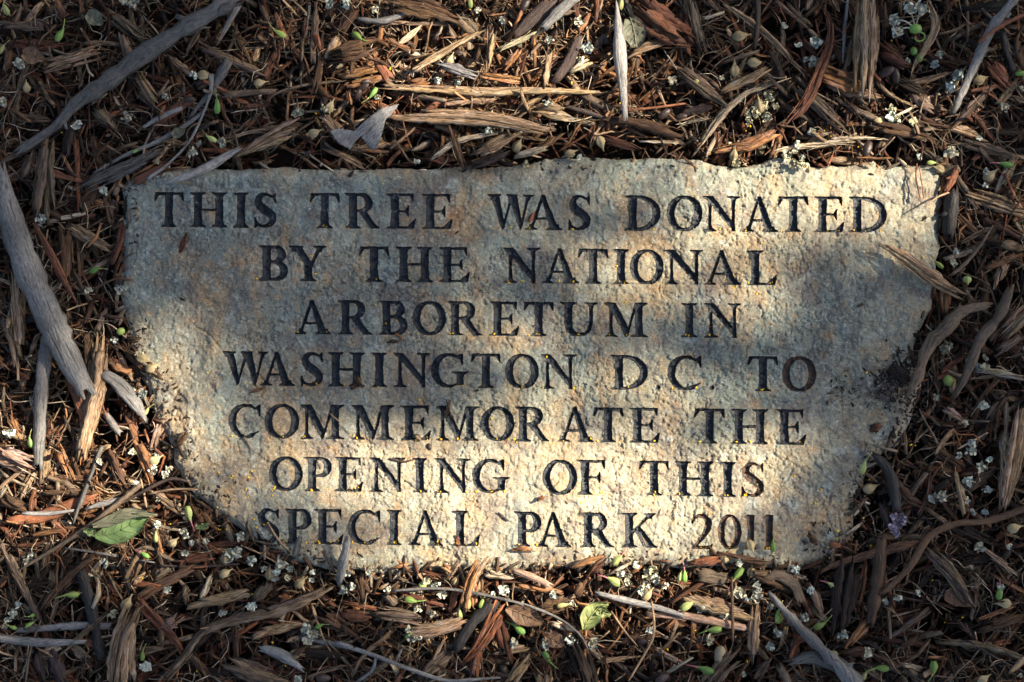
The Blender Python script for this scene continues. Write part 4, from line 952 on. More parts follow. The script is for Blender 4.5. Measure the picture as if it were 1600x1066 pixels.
# ------------------------------------------------------------------ flowers, buds, capsules, leaves
def grid_patch(nu, nv, f):
    u, v = np.meshgrid(np.linspace(0, 1, nu), np.linspace(0, 1, nv)); Vp = np.stack(f(u, v), -1).reshape(-1, 3)
    i = np.arange(nu * nv).reshape(nv, nu)
    return Vp, np.stack([i[:-1, :-1], i[:-1, 1:], i[1:, 1:], i[1:, :-1]], -1).reshape(-1, 4)
def merge(ps):
    V, Q, n = [], [], 0
    for v, q in ps: V.append(v); Q.append(q + n); n += len(v)
    return np.vstack(V), np.vstack(Q)
def lathe(prof, K, ridge=0, nr=5, bend=0.0):
    prof = np.array(prof); th = np.arange(K) / K * 2 * np.pi
    rad = prof[:, 1][:, None] * (1 + ridge * np.cos(nr * th)[None])
    x = rad * np.cos(th); y = rad * np.sin(th); z = np.repeat(prof[:, 0][:, None], K, 1)
    zz = z; y = y + bend * z ** 2
    V = np.stack([zz, y, x], -1).reshape(-1, 3)
    if ridge: V = V * (1 + .22 * (fbm(V[:, 0] + V[:, 2] * .6, V[:, 1] - V[:, 2] * .7, 900, 2, int(prof[1, 1] * 1e6)) - .5))[:, None]              # long axis = local X
    return V, ring_quads(1, len(prof), K)

def floret(seed, size=.0042):
    r = np.random.default_rng(seed); ps = []
    for k in range(5):
        a0 = k / 5 * 2 * np.pi + r.uniform(-.3, .3); ln = size * r.uniform(.8, 1.25); wd = size * r.uniform(.5, .75); cur = r.uniform(-.5, 1.3); ph = r.uniform(0, 6, 2)
        def f(u, v):
            s_ = (u - .5) * 2 * np.sin(np.pi * (.12 + .80 * v)) ** .8
            rad_ = .15 * ln + v * ln; z = size * (.35 + cur * v * v * .8 + .34 * np.sin(11 * v + ph[0] + 4 * s_) + .22 * s_ * s_) ; t_ = s_ * wd + size * .12 * np.sin(8 * v + ph[1])
            return rad_ * math.cos(a0) - t_ * math.sin(a0), rad_ * math.sin(a0) + t_ * math.cos(a0), z
        ps.append(grid_patch(5, 5, f))
    for k in range(9):                                       # small crumpled inner lobes
        c0 = r.normal(0, size * .6, 3); c0[2] = size * .5 + abs(c0[2])
        rot = r.normal(0, 1, (3, 3))
        V, Q = grid_patch(3, 3, lambda u, v: ((u - .5) * size * .8, (v - .5) * size * .6, size * .22 * np.sin(3 * u + 2 * v)))
        q_, _ = np.linalg.qr(rot); ps.append((V @ q_ + c0, Q))
    return merge(ps)
fl_me = []
for k in range(7):
    V, Q = floret(k * 3 + 1)
    fl_me.append([make_mesh('floret', V, Q, mats=[m_], smooth=False) for m_ in (m_petal, m_petal_old, m_petal_lilac)])
FLOR = [(33,98),(140,142),(259,147),(286,163),(203,186),(308,117),(300,236),(311,227),(244,252),(188,297),(160,298),(62,338),(353,222),(195,4),(212,6),(500,203),(518,10),(120,197),(8,160),
 (545,8),(583,16),(782,20),(785,30),(857,63),(902,35),(687,123),(858,165),(616,253),(652,255),(765,204),(893,242),(904,245),(1048,125),(1002,210),(1032,14),(745,15),(718,130),(592,153),(920,75),(1027,4),
 (1225,45),(1275,65),(1247,73),(1260,95),(1268,98),(1428,73),(1418,97),(1462,100),(1467,82),(1490,137),(1568,165),(1443,172),(1433,246),(1471,247),(1485,238),(1539,292),(1527,216),(1557,300),(1240,240),(1254,248),(1243,225),
 (1228,242),(1268,207),(1092,160),(1128,125),(1498,118),(1594,140),(1572,24),(1540,270),(1402,180),(1388,182),(1360,258),
 (187,451),(182,532),(220,555),(222,570),(210,610),(223,612),(17,683),(302,673),(137,451),(1510,440),(1495,395),(1460,620),(1536,635),(1520,690),(1505,660),(1490,555),(1537,560),(1530,570),(1575,655),(1518,700),(1490,415),(1537,438),
 (204,707),(243,712),(264,735),(258,743),(155,722),(190,768),(210,757),(47,877),(52,868),(20,962),(30,947),(35,955),(247,820),(287,826),(292,836),(290,862),(300,849),(282,893),(168,881),(258,920),(173,957),(225,1043),(345,955),
 (385,955),(393,952),(355,860),(369,860),(375,841),(395,873),(388,868),(435,895),(430,907),(447,902),(440,878),(455,887),(480,883),(486,893),(488,905),(475,980),(488,990),(479,1003),(484,1035),(465,1064),(8,978),(14,970),(250,780),(320,848),(348,846),(362,870),(412,886),(240,735),
 (545,896),(578,893),(590,901),(538,924),(550,917),(606,919),(680,914),(650,950),(683,957),(638,985),(645,995),(656,997),(785,922),(862,928),(873,972),(890,1001),(805,972),(800,1003),(850,1008),(910,962),(918,950),(895,942),
 (993,887),(970,897),(978,907),(1002,925),(1012,936),(1022,898),(1037,912),(1060,957),(1015,981),(925,1003),(832,995),(1005,925),(1018,945),(985,900),(772,928),(690,928),(700,927),(675,955),(1010,915),(1028,905),
 (1205,861),(1150,877),(1102,927),(1155,925),(1165,932),(1178,913),(1185,920),(1183,930),(1193,966),(1200,948),(1206,1012),(1160,1052),(1245,892),(1263,920),(1252,955),(1257,962),(1316,990),(1353,1020),(1403,930),(1432,926),(1520,710),(1535,727),(1545,717),
 (1510,747),(1545,769),(1517,800),(1527,797),(1541,800),(1452,780),(1510,783),(1527,850),(1575,858),(1558,910),(1560,917),(1213,985),(1382,940),(1218,990),(1098,950),(1075,990),(1103,998),(1135,960),(1592,1052),(1500,715),(1468,775),(1495,805),(1570,700)]
OLD = [(1190,160),(1180,178),(1165,172),(1205,152),(1168,180),(1195,170),(1212,165),(1172,188),(1200,182),(1240,258),(1250,262),(1150,258),(820,255),(1022,885),(1015,900),(665,905),(650,920),(905,90),(508,175),(462,178),(471,175),(1425,190),(1395,175),(1400,188),(1480,548),(1484,540),(1535,573)]
def z_at(x, y, add): 
    w = P(x, y); return (w[0], w[1], float(surf(np.array([w[0]]), np.array([w[1]]))[0]) + add)
rf = np.random.default_rng(9)
for (x, y) in [q for i_, q in enumerate(FLOR) if i_ % 6 != 3]:
    o = bpy.data.objects.new('white_floret', fl_me[rf.integers(7)][0]); COL.objects.link(o)
    o.location = z_at(x, y, rf.uniform(.004, .008)); o.rotation_euler = (rf.uniform(-.9, .9), rf.uniform(-.9, .9), rf.uniform(0, 6.28)); s_ = .45 + .5 * rf.random() ** 1.5; o.scale = (s_,) * 3
    note(o, ('large ' if s_ > .78 else 'tiny ' if s_ < .55 else '') + 'crumpled white floret', x, y, 'flower', 'white florets fallen on the mulch')
for (x, y) in OLD:
    o = bpy.data.objects.new('faded_floret', fl_me[rf.integers(7)][1]); COL.objects.link(o)
    o.location = z_at(x, y, rf.uniform(.003, .006)); o.rotation_euler = (rf.uniform(-.9, .9), rf.uniform(-.9, .9), rf.uniform(0, 6.28)); s_ = rf.uniform(.5, .85); o.scale = (s_,) * 3
    note(o, 'faded cream floret', x, y, 'flower', 'faded florets fallen on the mulch')
for (x, y) in [(1397,812),(1408,818),(1400,830),(1394,826),(1410,808)]:
    o = bpy.data.objects.new('lilac_floret', fl_me[rf.integers(7)][2]); COL.objects.link(o)
    o.location = z_at(x, y, .007); o.rotation_euler = (rf.uniform(-.7, .7), rf.uniform(-.7, .7), rf.uniform(0, 6)); o.scale = (.75,) * 3
    note(o, 'small lilac floret', x, y, 'flower', 'lilac florets right of the stone')

def calyx_me(seed, mat, tipmat=None):
    V, Q = lathe([(-.0062, .0002), (-.0058, .0016), (-.0045, .0026), (-.002, .0031), (.001, .0026), (.003, .0015), (.0045, .0010), (.0052, .0008)], 15, .17, 5)
    return make_mesh('calyx_body', V, Q, mats=[mat], smooth=True)
def stalk_me(mat, bend):
    V, Q = lathe([(.0048, .0009), (.0065, .0006), (.009, .0005), (.0125, .00045)], 6, 0, 5, bend); return make_mesh('calyx_tip', V, Q, mats=[mat], smooth=True)
cal = {'g': calyx_me(1, m_green), 'p': calyx_me(2, m_green_pale)}
tips = {'g': stalk_me(m_green, 25), 'p': stalk_me(m_green_pale, -30), 'r': stalk_me(m_pink, 12)}
CAL = [(96,55,62,'g','g',1.15),(437,53,150,'g','p',.95),(340,166,85,'g','g',1.1),(560,59,-40,'g','g',1.1),(583,147,-125,'g','p',1.0),(735,4,90,'p','p',.8),(970,6,80,'p','p',1),(1570,257,170,'g','r',1.15),(150,422,20,'g','p',.9),
 (48,690,100,'g','p',.8),(1465,413,140,'g','p',.8),(112,929,178,'g','g',1.15),(20,980,160,'g','p',.7),(230,642,60,'p','p',.7),(227,866,145,'g','r',.9),(245,837,90,'p','p',.75),(297,803,-80,'p','r',1.1),(643,938,-15,'g','g',1.0),(732,941,80,'p','p',.95),
 (718,957,100,'p','p',.9),(753,940,70,'g','p',.8),(810,981,140,'g','g',1.2),(855,1027,-60,'g','g',1.0),(964,872,45,'p','r',1.2),(958,907,150,'p','r',1.2),(1069,899,90,'g','r',1.0),(1205,850,95,'g','p',.9),(1152,897,-130,'g','r',1.15),(1300,914,150,'p','r',1.1),
 (1281,976,30,'g','g',1.0),(1215,962,95,'g','p',1.15),(1114,983,185,'g','g',1.2),(1074,945,30,'p','p',1.1),(1101,1045,160,'g','r',1.25),(1376,1044,175,'g','g',1.15),(1458,1043,-90,'g','p',1.1),(1560,926,80,'g','r',1.1),(1345,728,75,'p','p',1.1),
 (213,212+25,20,'g','g',.5),(1596,115,0,'g','g',1.0),(223,1023,85,'g','p',.9),(640,992,30,'g','p',.7),(880,945,10,'p','p',.9),(1510,440,100,'p','p',.5),(10,15,110,'p','p',.9),(5,75+2,60,'p','p',.8),(48,975,30,'g','g',.7),(50,962,200,'g','p',.6),(1350,1055,60,'p','p',.8),(1455,255,0,'p','p',.7),(330,217,150,'p','p',.9),(1062,900,80,'p','p',.7),(499,978,30,'g','p',.8)]
for (x, y, a, m_, tp, s_) in CAL:
    e_ = bpy.data.objects.new('green_calyx', None); COL.objects.link(e_); e_.empty_display_size = .004
    e_.location = z_at(x, y, .0085); e_.rotation_euler = (rf.uniform(-.5, .5), rf.uniform(-.45, .2), math.radians(a)); s_ *= .88; e_.scale = (s_ * rf.uniform(.9, 1.15), s_ * rf.uniform(.75, 1.0), s_ * .85)
    obj('calyx_body', cal[m_], e_); obj('calyx_tip', tips[tp], e_)
    stem_ = ('bright green' if m_ == 'g' else 'yellow green') + ' calyx ' + ('with pink tip' if tp == 'r' else 'pointing ' + ('right' if math.cos(math.radians(a)) > .7 else 'left' if math.cos(math.radians(a)) < -.7 else 'up' if math.sin(math.radians(a)) > 0 else 'down'))
    note(e_, stem_, x, y, 'flower calyx', 'green calyxes fallen on the mulch')

V, Q = lathe([(-.0046, .0003), (-.0042, .0017), (-.002, .0033), (.0008, .0036), (.003, .0024), (.0046, .0012), (.006, .0006), (.0085, .0003)], 20, .16, 5)
cap_me = make_mesh('seed_capsule', V, Q, mats=[m_capsule], smooth=True)
V, Q = lathe([(-.004, .0003), (-.003, .0026), (0, .0036), (.003, .0026), (.004, .0003)], 10, .0, 5)
bud_me = make_mesh('round_bud', V, Q, mats=[m_green_pale], smooth=True); budg_me = make_mesh('round_bud', V, Q, mats=[m_green], smooth=True)
pod_me = make_mesh('seed_pod', V, Q, mats=[m_pod], smooth=True)
CAPS = [(42,138,90),(77,160,80),(1155,57,10),(318,118,0),(313,240,40),(490,208,20),(702,95,60),(735,228,30),(938,222,-70),(1148,110,90),(1105,122,0),(1530,125,20),(1372,190,0),(1392,178,60),(1358,763,20),(1170,850,-70),(1218,875,85),(1173,893,80),(1140,862,30),(1317,1022,200),
 (1570,943,180),(270,848,40),(257,742+4,70),(350,897,30),(352,873,80),(453,912,70),(468,912,40),(421,898,90),(502,900,10),(460,1023,0),(197,945,60),(5,1042,0),(711,908,60),(665,992,-60),(710,990,60),(1130,870,90),(1187,166,100),(1190,178,-90),(1178,98,0),(240,720,30),(262,770,80),(1467,265,160),
 (808,229,60),(1283,252,15),(1146,242,80),(405,130,10),(1425,1005,30),(1583,825,10),(1535,1062,30),(520,152,30),(515,168,60),(890,300-60,20),(1205,240,60),(1545,275,40),(238,575,30),(212,535,80),(225,560,-20),(1010,930,45)]
for (x, y, a) in [q for i_, q in enumerate(CAPS) if i_ % 3 != 1]:
    pale = rf.random() < .25
    o = bpy.data.objects.new('seed_capsule', cap_me); COL.objects.link(o); s_ = rf.uniform(.8, 1.15)
    o.location = z_at(x, y, .006); o.rotation_euler = (rf.uniform(-.5, .5), rf.uniform(-.5, .3), math.radians(a)); o.scale = (s_,) * 3
    note(o, 'ribbed tan seed capsule', x, y, 'seed capsule', 'seed capsules lying on the mulch')
for (x, y, g_) in [(1428,80,1),(1437,91,1),(1482,595,1),(189,518,1),(1511,437,0),(1303,1022,0),(1088,128,0),(660,915,0)]:
    o = bpy.data.objects.new('green_berry', budg_me if g_ else bud_me); COL.objects.link(o); o.location = z_at(x, y, .006); o.rotation_euler = (0, .4, x); o.scale = (.85 if x != 1482 else 1.2,) * 3
    note(o, 'small round green bud', x, y, 'bud', 'green buds on the mulch')
for (x, y, a, s_) in [(567,137,30,1.8),(560,148,70,1.6),(573,128,10,1.4),(936,66,50,1.9),(945,60,120,1.5),(1038,178,40,1.9),(1065,182,10,1.5),(820,8,60,2.0),(312,130,20,1.4),(286,140,90,1.3),(296,155,0,1.5),(715,82,0,1.2),(1355,232,70,2.2),(1335,120,20,1.2),(1385,112,30,2.4),(1400,118,100,2.2),(505,1060,0,2.0),(1035,1060,30,2.2),(1005,1003,0,1.5),(480,590-350,40,1.2)]:
    o = bpy.data.objects.new('dark_seed_pod', pod_me); COL.objects.link(o); o.location = z_at(x, y, .005); o.rotation_euler = (rf.uniform(-.5, .5), rf.uniform(-.4, .4), math.radians(a)); s_ *= .78; o.scale = (s_, s_ * .62, s_ * .5)
    note(o, 'glossy blackish seed pod', x, y, 'seed pod', 'dark seed pods in the mulch')

# flower head: bud with four stalked florets and a looped stem
fh = bpy.data.objects.new('flower_head', None); COL.objects.link(fh); fh.location = z_at(1428, 47, .012)
fh['label'] = 'green bud with four stalked white florets and curled stem, top right'; fh['category'] = 'flower'
o = obj('bud', budg_me, fh); o.scale = (1.3, 1.15, 1.1)
def thin_tube(pts, w, mat, name, parent, K=6):
    n = 10; C = smooth_path(pts, n); C3 = C if C.shape[1] == 3 else np.column_stack([C, np.zeros(n)])
    V, Q, U, _ = tube_batch(C3[None], np.full((1, n), w), np.full((1, n), w), K, np.random.default_rng(1), .02, .02)
    return obj(name, make_mesh(name, V, Q, U, np.tile((.4, .5, .3), (len(V), 1)), [mat], True), parent)
for (dx, dy) in ((-33, 6), (-32, -14), (-12, -32), (7, -28)):
    thin_tube([(0, 0, 0), (dx * S * .5, -dy * S * .5 + .002, .002), (dx * S, -dy * S, .001)], .0006, m_petal, 'stalk', fh)
    for q in range(2):
        o = obj('floret', fl_me[(dx + q) % 7][0], fh); o.location = ((dx + rf.uniform(-4, 4)) * S, -(dy + rf.uniform(-4, 4)) * S, .001 + q * .002); o.scale = (.8,) * 3; o.rotation_euler = (rf.uniform(-.6, .6), rf.uniform(-.6, .6), q * 2)
thin_tube([(.002, -.002, 0), (.007, -.004, 0), (.0065, -.0085, 0), (.001, -.0095, 0), (-.0005, -.006, 0)], .0007, m_green, 'curled_stem', fh)

def leaf_part(name, outline, mat, parent, z0, curl=.004, veins=True, seed=0):
    """blade from a centre line [(x,y)] and half widths; folded along the midrib with wavy margin"""
    mid, hw = outline
    n = 14; c = smooth_path([P(*p) for p in mid], n); w = np.interp(np.linspace(0, 1, n), np.linspace(0, 1, len(hw)), hw) * S
    D = np.gradient(c, axis=0); D /= np.linalg.norm(D, axis=1, keepdims=True); N_ = np.column_stack([-D[:, 1], D[:, 0]])
    vs = np.linspace(-1, 1, 9); r = np.random.default_rng(seed)
    P3 = np.zeros((n, 9, 3)); wv = r.normal(0, .0006, (n, 9))
    for k, v in enumerate(vs):
        P3[:, k, :2] = c + N_ * (w * v)[:, None]
        P3[:, k, 2] = z0 + curl * v * v * np.sign(curl) * 1 + wv[:, k] + .001 * np.sin(np.arange(n) * 1.3) * abs(v)
    top = P3.reshape(-1, 3); bot = top - np.array([0, 0, .0005])
    i = np.arange(n * 9).reshape(n, 9)
    q = np.stack([i[:-1, :-1], i[1:, :-1], i[1:, 1:], i[:-1, 1:]], -1).reshape(-1, 4)
    b_ = np.concatenate([i[0], i[1:, -1], i[-1, -2::-1], i[-2:0:-1, 0]]); b2 = np.roll(b_, -1)
    sq = np.stack([b_, b2, b2 + n * 9, b_ + n * 9], -1)
    V = np.vstack([top, bot]) - np.array(parent.location)
    ob = obj(name, make_mesh(name, V, np.vstack([q[:, ::-1], q + n * 9, sq]), mats=[mat], smooth=True), parent)
    if veins:
        mc = np.column_stack([c, np.full(n, z0 + .0006)]) - np.array(parent.location)
        V, Q, U, _ = tube_batch(mc[None], np.full((1, n), .0004), np.full((1, n), .0004), 4, r)
        obj('midrib', make_mesh('midrib', V, Q, U, np.tile((.3, .35, .15), (len(V), 1)), [mat], True), parent)
        ps = []
        for k in range(2, n - 2, 2):
            for sg in (-1, 1):
                q_ = min(k + 3, n - 1); e_v = c[q_] + N_[q_] * w[q_] * .82 * sg
                pth = np.column_stack([np.linspace(c[k], e_v, 6), np.interp(np.linspace(0, 1, 6), [0, 1], [P3[k, 4, 2], P3[q_, 8 if sg > 0 else 0, 2]]) + .0004]) - np.array(parent.location)
                hw_ = np.linspace(.00028, .00012, 6); V, Q, U, _ = tube_batch(pth[None], hw_[None], hw_[None], 4, r); ps.append((V, Q))
        V, Q = merge(ps); obj('veins', make_mesh('veins', V, Q, mats=[m_leaf_y if mat is m_leaf else mat], smooth=True), parent)
    return ob
def leaf(name, label, at_, blades, cat='leaf'):
    e_ = bpy.data.objects.new(name, None); COL.objects.link(e_); e_.location = z_at(*at_, .0); e_.empty_display_size = .01
    bpy.context.view_layer.update()
    for (mid, hw, mat, dz, curl, nm) in blades: leaf_part(nm, (mid, hw), mat, e_, e_.location[2] + dz + .003, curl, seed=int(mid[0][0]))
    e_['label'] = label; e_['category'] = cat; return e_
leaf('green_leaf', 'large green leaf with a folded grey green edge, lower left of stone', (190, 822),
     [([(152,836),(180,832),(205,820),(236,806)], [3,16,20,17,2], m_leaf, .008, .003, 'blade'), ([(150,820),(176,812),(206,800),(230,800),(250,803)], [3,9,10,6,2], m_leaf_grey, .012, .002, 'folded_edge'),
      ([(135,826),(146,830),(156,834)], [2,7,3], m_leaf, .009, .002, 'lobe')])
leaf('yellowing_leaf', 'crinkled yellow green leaf lying in sun below PARK', (932, 958), [([(911,982),(922,962),(934,948),(950,942)], [2,14,17,10,2], m_leaf_y, .010, .003, 'blade'), ([(934,950),(944,956),(954,958)], [8,8,2], m_leaf_y, .011, .002, 'lobe')])
leaf('dry_leaf', 'curled dry brown leaf below PARK beside the arching twig', (820, 962), [([(791,948),(815,957),(848,971)], [4,16,15,3], m_leaf_dry, .008, -.003, 'blade')])
leaf('dry_leaf', 'flat grey tan dead leaf beside the bark spike above DONATED', (989, 52), [([(984,30),(990,50),(994,76)], [9,19,17,7], m_leaf_grey, .009, -.002, 'blade')])
leaf('dry_leaf', 'dull brown leaf under the arching twig, right of dry leaf below PARK', (868, 1000), [([(852,992),(868,999),(880,1008)], [6,13,12,3], m_leaf_dry, .006, .002, 'blade')])
leaf('dry_leaf', 'small dark grey dead leaf at the top edge above THIS', (150, 30), [([(138,22),(150,30),(162,40)], [6,13,11,3], m_leaf_grey, .006, -.002, 'blade')])
leaf('dry_leaf', 'greyish dead leaf left of the thick branch, far left midway down', (52, 88), [([(36,84),(52,88),(70,94)], [5,15,12,3], m_leaf_dry, .005, .002, 'blade')])
leaf('dry_leaf', 'dark curled dead leaf near the bottom right corner', (1500, 930), [([(1476,930),(1500,932),(1520,946)], [8,17,14,3], m_leaf_dry, .003, -.003, 'blade')])
leaf('pale_leaf', 'small pale green leaf scrap above THIS by stone top edge', (280, 208), [([(270,214),(280,208),(290,200)], [3,8,7,3], m_leaf_grey, .006, .001, 'blade')])
leaf('green_leaf', 'tiny folded green leaf scrap between leaf and SPECIAL', (318, 824), [([(308,824),(318,822),(328,818)], [1,5,5,1], m_leaf, .006, .001, 'blade')])

# grey forked bark flake above THIS / TREE
def plate(name, pts, th, mat, tint, zc, label, cat, amp=.003, seed=3):
    pw = np.array([P(*p) for p in pts]); c0 = pw.mean(0)
    g_ = .0012; xs = np.arange(pw[:, 0].min(), pw[:, 0].max() + g_, g_); ys = np.arange(pw[:, 1].min(), pw[:, 1].max() + g_, g_)
    A_, B_ = np.meshgrid(xs, ys); sd = sd_poly(A_, B_, pw); gy, gx2 = np.gradient(sd, g_); nr = np.abs(sd) < g_ * .7
    A2 = np.where(nr, A_ - sd * gx2, A_); B2 = np.where(nr, B_ - sd * gy, B_); sd[nr] = 0
    zz = amp * np.sin((A_ - c0[0]) * 90 + (B_ - c0[1]) * 60) + .0016 * (fbm(A_, B_, 180, 3, seed) - .5)
    ii = np.arange(A_.size).reshape(A_.shape); F_ = np.stack([ii[:-1, :-1], ii[:-1, 1:], ii[1:, 1:], ii[1:, :-1]], -1).reshape(-1, 4)
    F_ = F_[(sd.ravel()[F_] <= 0).all(1)]
    us, inv = np.unique(F_, return_inverse=True); Fq = inv.reshape(-1, 4); top = np.stack([A2, B2, zz], -1).reshape(-1, 3)[us]; bot = top - [0, 0, th]
    n = len(top); e_ = np.concatenate([Fq[:, [k, (k + 1) % 4]] for k in range(4)]); k1 = e_[:, 0] * n + e_[:, 1]; k2 = e_[:, 1] * n + e_[:, 0]; bd = e_[~np.isin(k1, k2)]
    V = np.vstack([top, bot]) - [c0[0], c0[1], 0]; Qs = np.vstack([Fq, Fq[:, ::-1] + n, np.stack([bd[:, 1], bd[:, 0], bd[:, 0] + n, bd[:, 1] + n], -1)])
    o = obj(name, make_mesh(name, V, Qs, V[:, :2] @ np.array([[.7, -.7], [.7, .7]]), np.tile(tint, (len(V), 1)), [mat], False)); o.location = (c0[0], c0[1], zc)
    o['label'] = label; o['category'] = cat; return o
plate('bark_flake', [(516,206),(530,202),(554,206),(574,189),(598,172),(625,164),(612,182),(604,189),(598,212),(591,233),(581,236),(574,226),(564,214),(556,222),(548,234),(530,226)], .0016, m_bark, TINTS['lightgrey'], .008,
      'forked pale grey bark flake on mulch above the first E of TREE', 'bark')
plate('bark_flake', [(1462,256),(1478,262),(1494,258),(1500,268),(1490,275),(1470,274)], .0012, m_bark, TINTS['greybrown'], .003, 'dull brown bark flake touching the top right corner of the stone', 'bark')
V, Q = lathe([(-.0085, .0005), (-.007, .0032), (-.002, .0042), (.004, .0046), (.0075, .003), (.0085, .0005)], 9, .08, 3)
o = obj('pebble', make_mesh('pebble', V, Q, mats=[m_pebble], smooth=True)); o.location = z_at(1125, 1026, .005); o.rotation_euler = (0, .1, 1.5)
o['label'] = 'pale beige pebble standing on end at bottom edge below 2011'; o['category'] = 'pebble'
V, Q = lathe([(-.003, .0003), (-.002, .0016), (.0005, .002), (.003, .0005)], 8)
o = obj('seed', make_mesh('seed', V, Q, mats=[m_pod], smooth=True)); o.location = z_at(671, 698, .0008); o.rotation_euler = (0, 0, -1.2)
o['label'] = 'small dark seed lying on the stone between COMMEMORATE and OPENING'; o['category'] = 'seed'

# ------------------------------------------------------------------ loose mulch nobody could count
def filler(n, x0, x1, y0, y1, zlo, zhi, Lr, Wr, K, R, bend, seed, palette, keep_out=.001, void=True, tiltmax=.35, flat=(.35, .9)):
    r = np.random.default_rng(seed)
    x = r.uniform(x0, x1, n * 2); y = r.uniform(y0, y1, n * 2); a = r.uniform(0, 2 * np.pi, n * 2)
    L = np.exp(r.uniform(math.log(Lr[0]), math.log(Lr[1]), n * 2)); 
    ok = ~inside_stone(x, y, -keep_out)
    if void: ok &= r.random(n * 2) < .12 + .88 * sstep(.36, .58, fbm(x, y, 34, 3, 200))
    for s_ in (-.5, .5, .25, -.25): ok &= ~inside_stone(x + np.cos(a) * L * s_, y + np.sin(a) * L * s_, .002)
    x, y, a, L = x[ok][:n], y[ok][:n], a[ok][:n], L[ok][:n]; N = len(x)
    t = np.linspace(-.5, .5, R)[None]
    tl = r.normal(0, tiltmax, N).clip(-.9, .9); zc = r.uniform(zlo, zhi, N) + .006 * (fbm(x, y, 14, 3, 12) - .5)
    C = np.zeros((N, R, 3)); bx = r.normal(0, bend, N)[:, None] * L[:, None]; bz = r.normal(0, bend * .6, N)[:, None] * L[:, None]
    ar = t * L[:, None]; off = bx * (t * t * 4 - .5) + bx * .8 * np.sin(t * r.uniform(3, 9, N)[:, None])
    ca, sa = np.cos(a)[:, None], np.sin(a)[:, None]
    C[..., 0] = x[:, None] + (ar * np.cos(tl)[:, None]) * ca - off * sa; C[..., 1] = y[:, None] + (ar * np.cos(tl)[:, None]) * sa + off * ca
    C[..., 2] = zc[:, None] + ar * np.sin(tl)[:, None] + bz * (t * t * 4 - .3)
    w = r.uniform(Wr[0], Wr[1], N)[:, None] * (.45 + .65 * np.sin(np.pi * (.08 + .84 * (t + .5))) ** .6) * r.uniform(.8, 1.2, (N, R))
    T = w * r.uniform(*flat, N)[:, None]
    V, Q, U, _ = tube_batch(C, w, T, K, r, .3, .12, w.mean(1) * 1.1, roll=r.uniform(-1.2, 1.2, N)[:, None] + np.zeros((N, R)))
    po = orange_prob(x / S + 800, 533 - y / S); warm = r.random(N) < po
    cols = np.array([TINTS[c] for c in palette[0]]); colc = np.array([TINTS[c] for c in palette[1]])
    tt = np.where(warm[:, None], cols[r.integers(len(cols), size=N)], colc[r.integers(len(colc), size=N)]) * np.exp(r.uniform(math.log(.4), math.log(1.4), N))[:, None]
    return V, Q, U, np.repeat(tt, R * K, 0)
WARM = ['orange', 'orange', 'rust', 'tan', 'brown', 'red', 'pale', 'tan']; COOL = ['greybrown', 'brown', 'dark', 'tan', 'purple', 'greybrown', 'brown', 'red', 'rust', 'dark']
FR = (-.46, .46, -.335, .335)
bag = Bag()
bag.add(*filler(2600, *FR, -.044, -.026, (.02, .06), (.002, .005), 4, 4, .04, 1, (WARM, COOL)))
bag.add(*filler(4300, *FR, -.032, -.009, (.016, .065), (.0012, .0040), 4, 5, .028, 2, (WARM, COOL), flat=(.25, .7)))
bag.add(*filler(3900, *FR, -.017, -.003, (.014, .065), (.0009, .0032), 4, 6, .03, 3, (WARM, COOL), flat=(.3, .8)))
bag.add(*filler(7500, *FR, -.020, -.001, (.010, .042), (.0004, .0013), 4, 4, .05, 9, (WARM, COOL + ['tan', 'rust']), void=False, flat=(.5, 1)))
o = obj('wood_mulch', bag.mesh('wood_mulch', [m_wood]), kind='stuff')
o['label'] = 'shredded brown bark and wood mulch filling the bed all round the stone'; o['category'] = 'mulch'
bag = Bag()
bag.add(*filler(9000, *FR, -.024, -.004, (.003, .012), (.0004, .0013), 4, 3, .05, 4, (WARM, COOL + ['dark'])))
o = obj('mulch_crumbs', bag.mesh('mulch_crumbs', [m_wood]), kind='stuff')
o['label'] = 'fine crumbs of bark and wood between the larger chips'; o['category'] = 'mulch crumbs'
bag = Bag()
bag.add(*filler(5500, *FR, -.012, .001, (.012, .045), (.00018, .00042), 4, 7, .14, 5, (WARM + ['pale', 'pale'], ['greybrown', 'pale', 'tan', 'brown', 'pale']), flat=(.8, 1)))
o = obj('wood_fibres', bag.mesh('wood_fibres', [m_wood]), kind='stuff')
o['label'] = 'fine hair-like wood fibres and bark threads strewn over the mulch'; o['category'] = 'wood fibres'
bag = Bag()
for (a0, a1, b0, b1, n_) in ((-1.3, -.44, -1.1, 1.1, 8000), (.44, 1.3, -1.1, 1.1, 8000), (-.46, .46, .31, 1.1, 4600), (-.46, .46, -1.1, -.31, 4600)):
    bag.add(*filler(n_, a0, a1, b0, b1, -.026, -.004, (.015, .07), (.0010, .0038), 4, 4, .03, 60 + n_ + int(a0 * 10), (WARM, COOL), void=False, flat=(.3, .8)))
o = obj('outer_mulch', bag.mesh('outer_mulch', [m_wood]), kind='stuff')
o['label'] = 'coarse wood mulch spreading beyond the edges of the photo'; o['category'] = 'mulch'

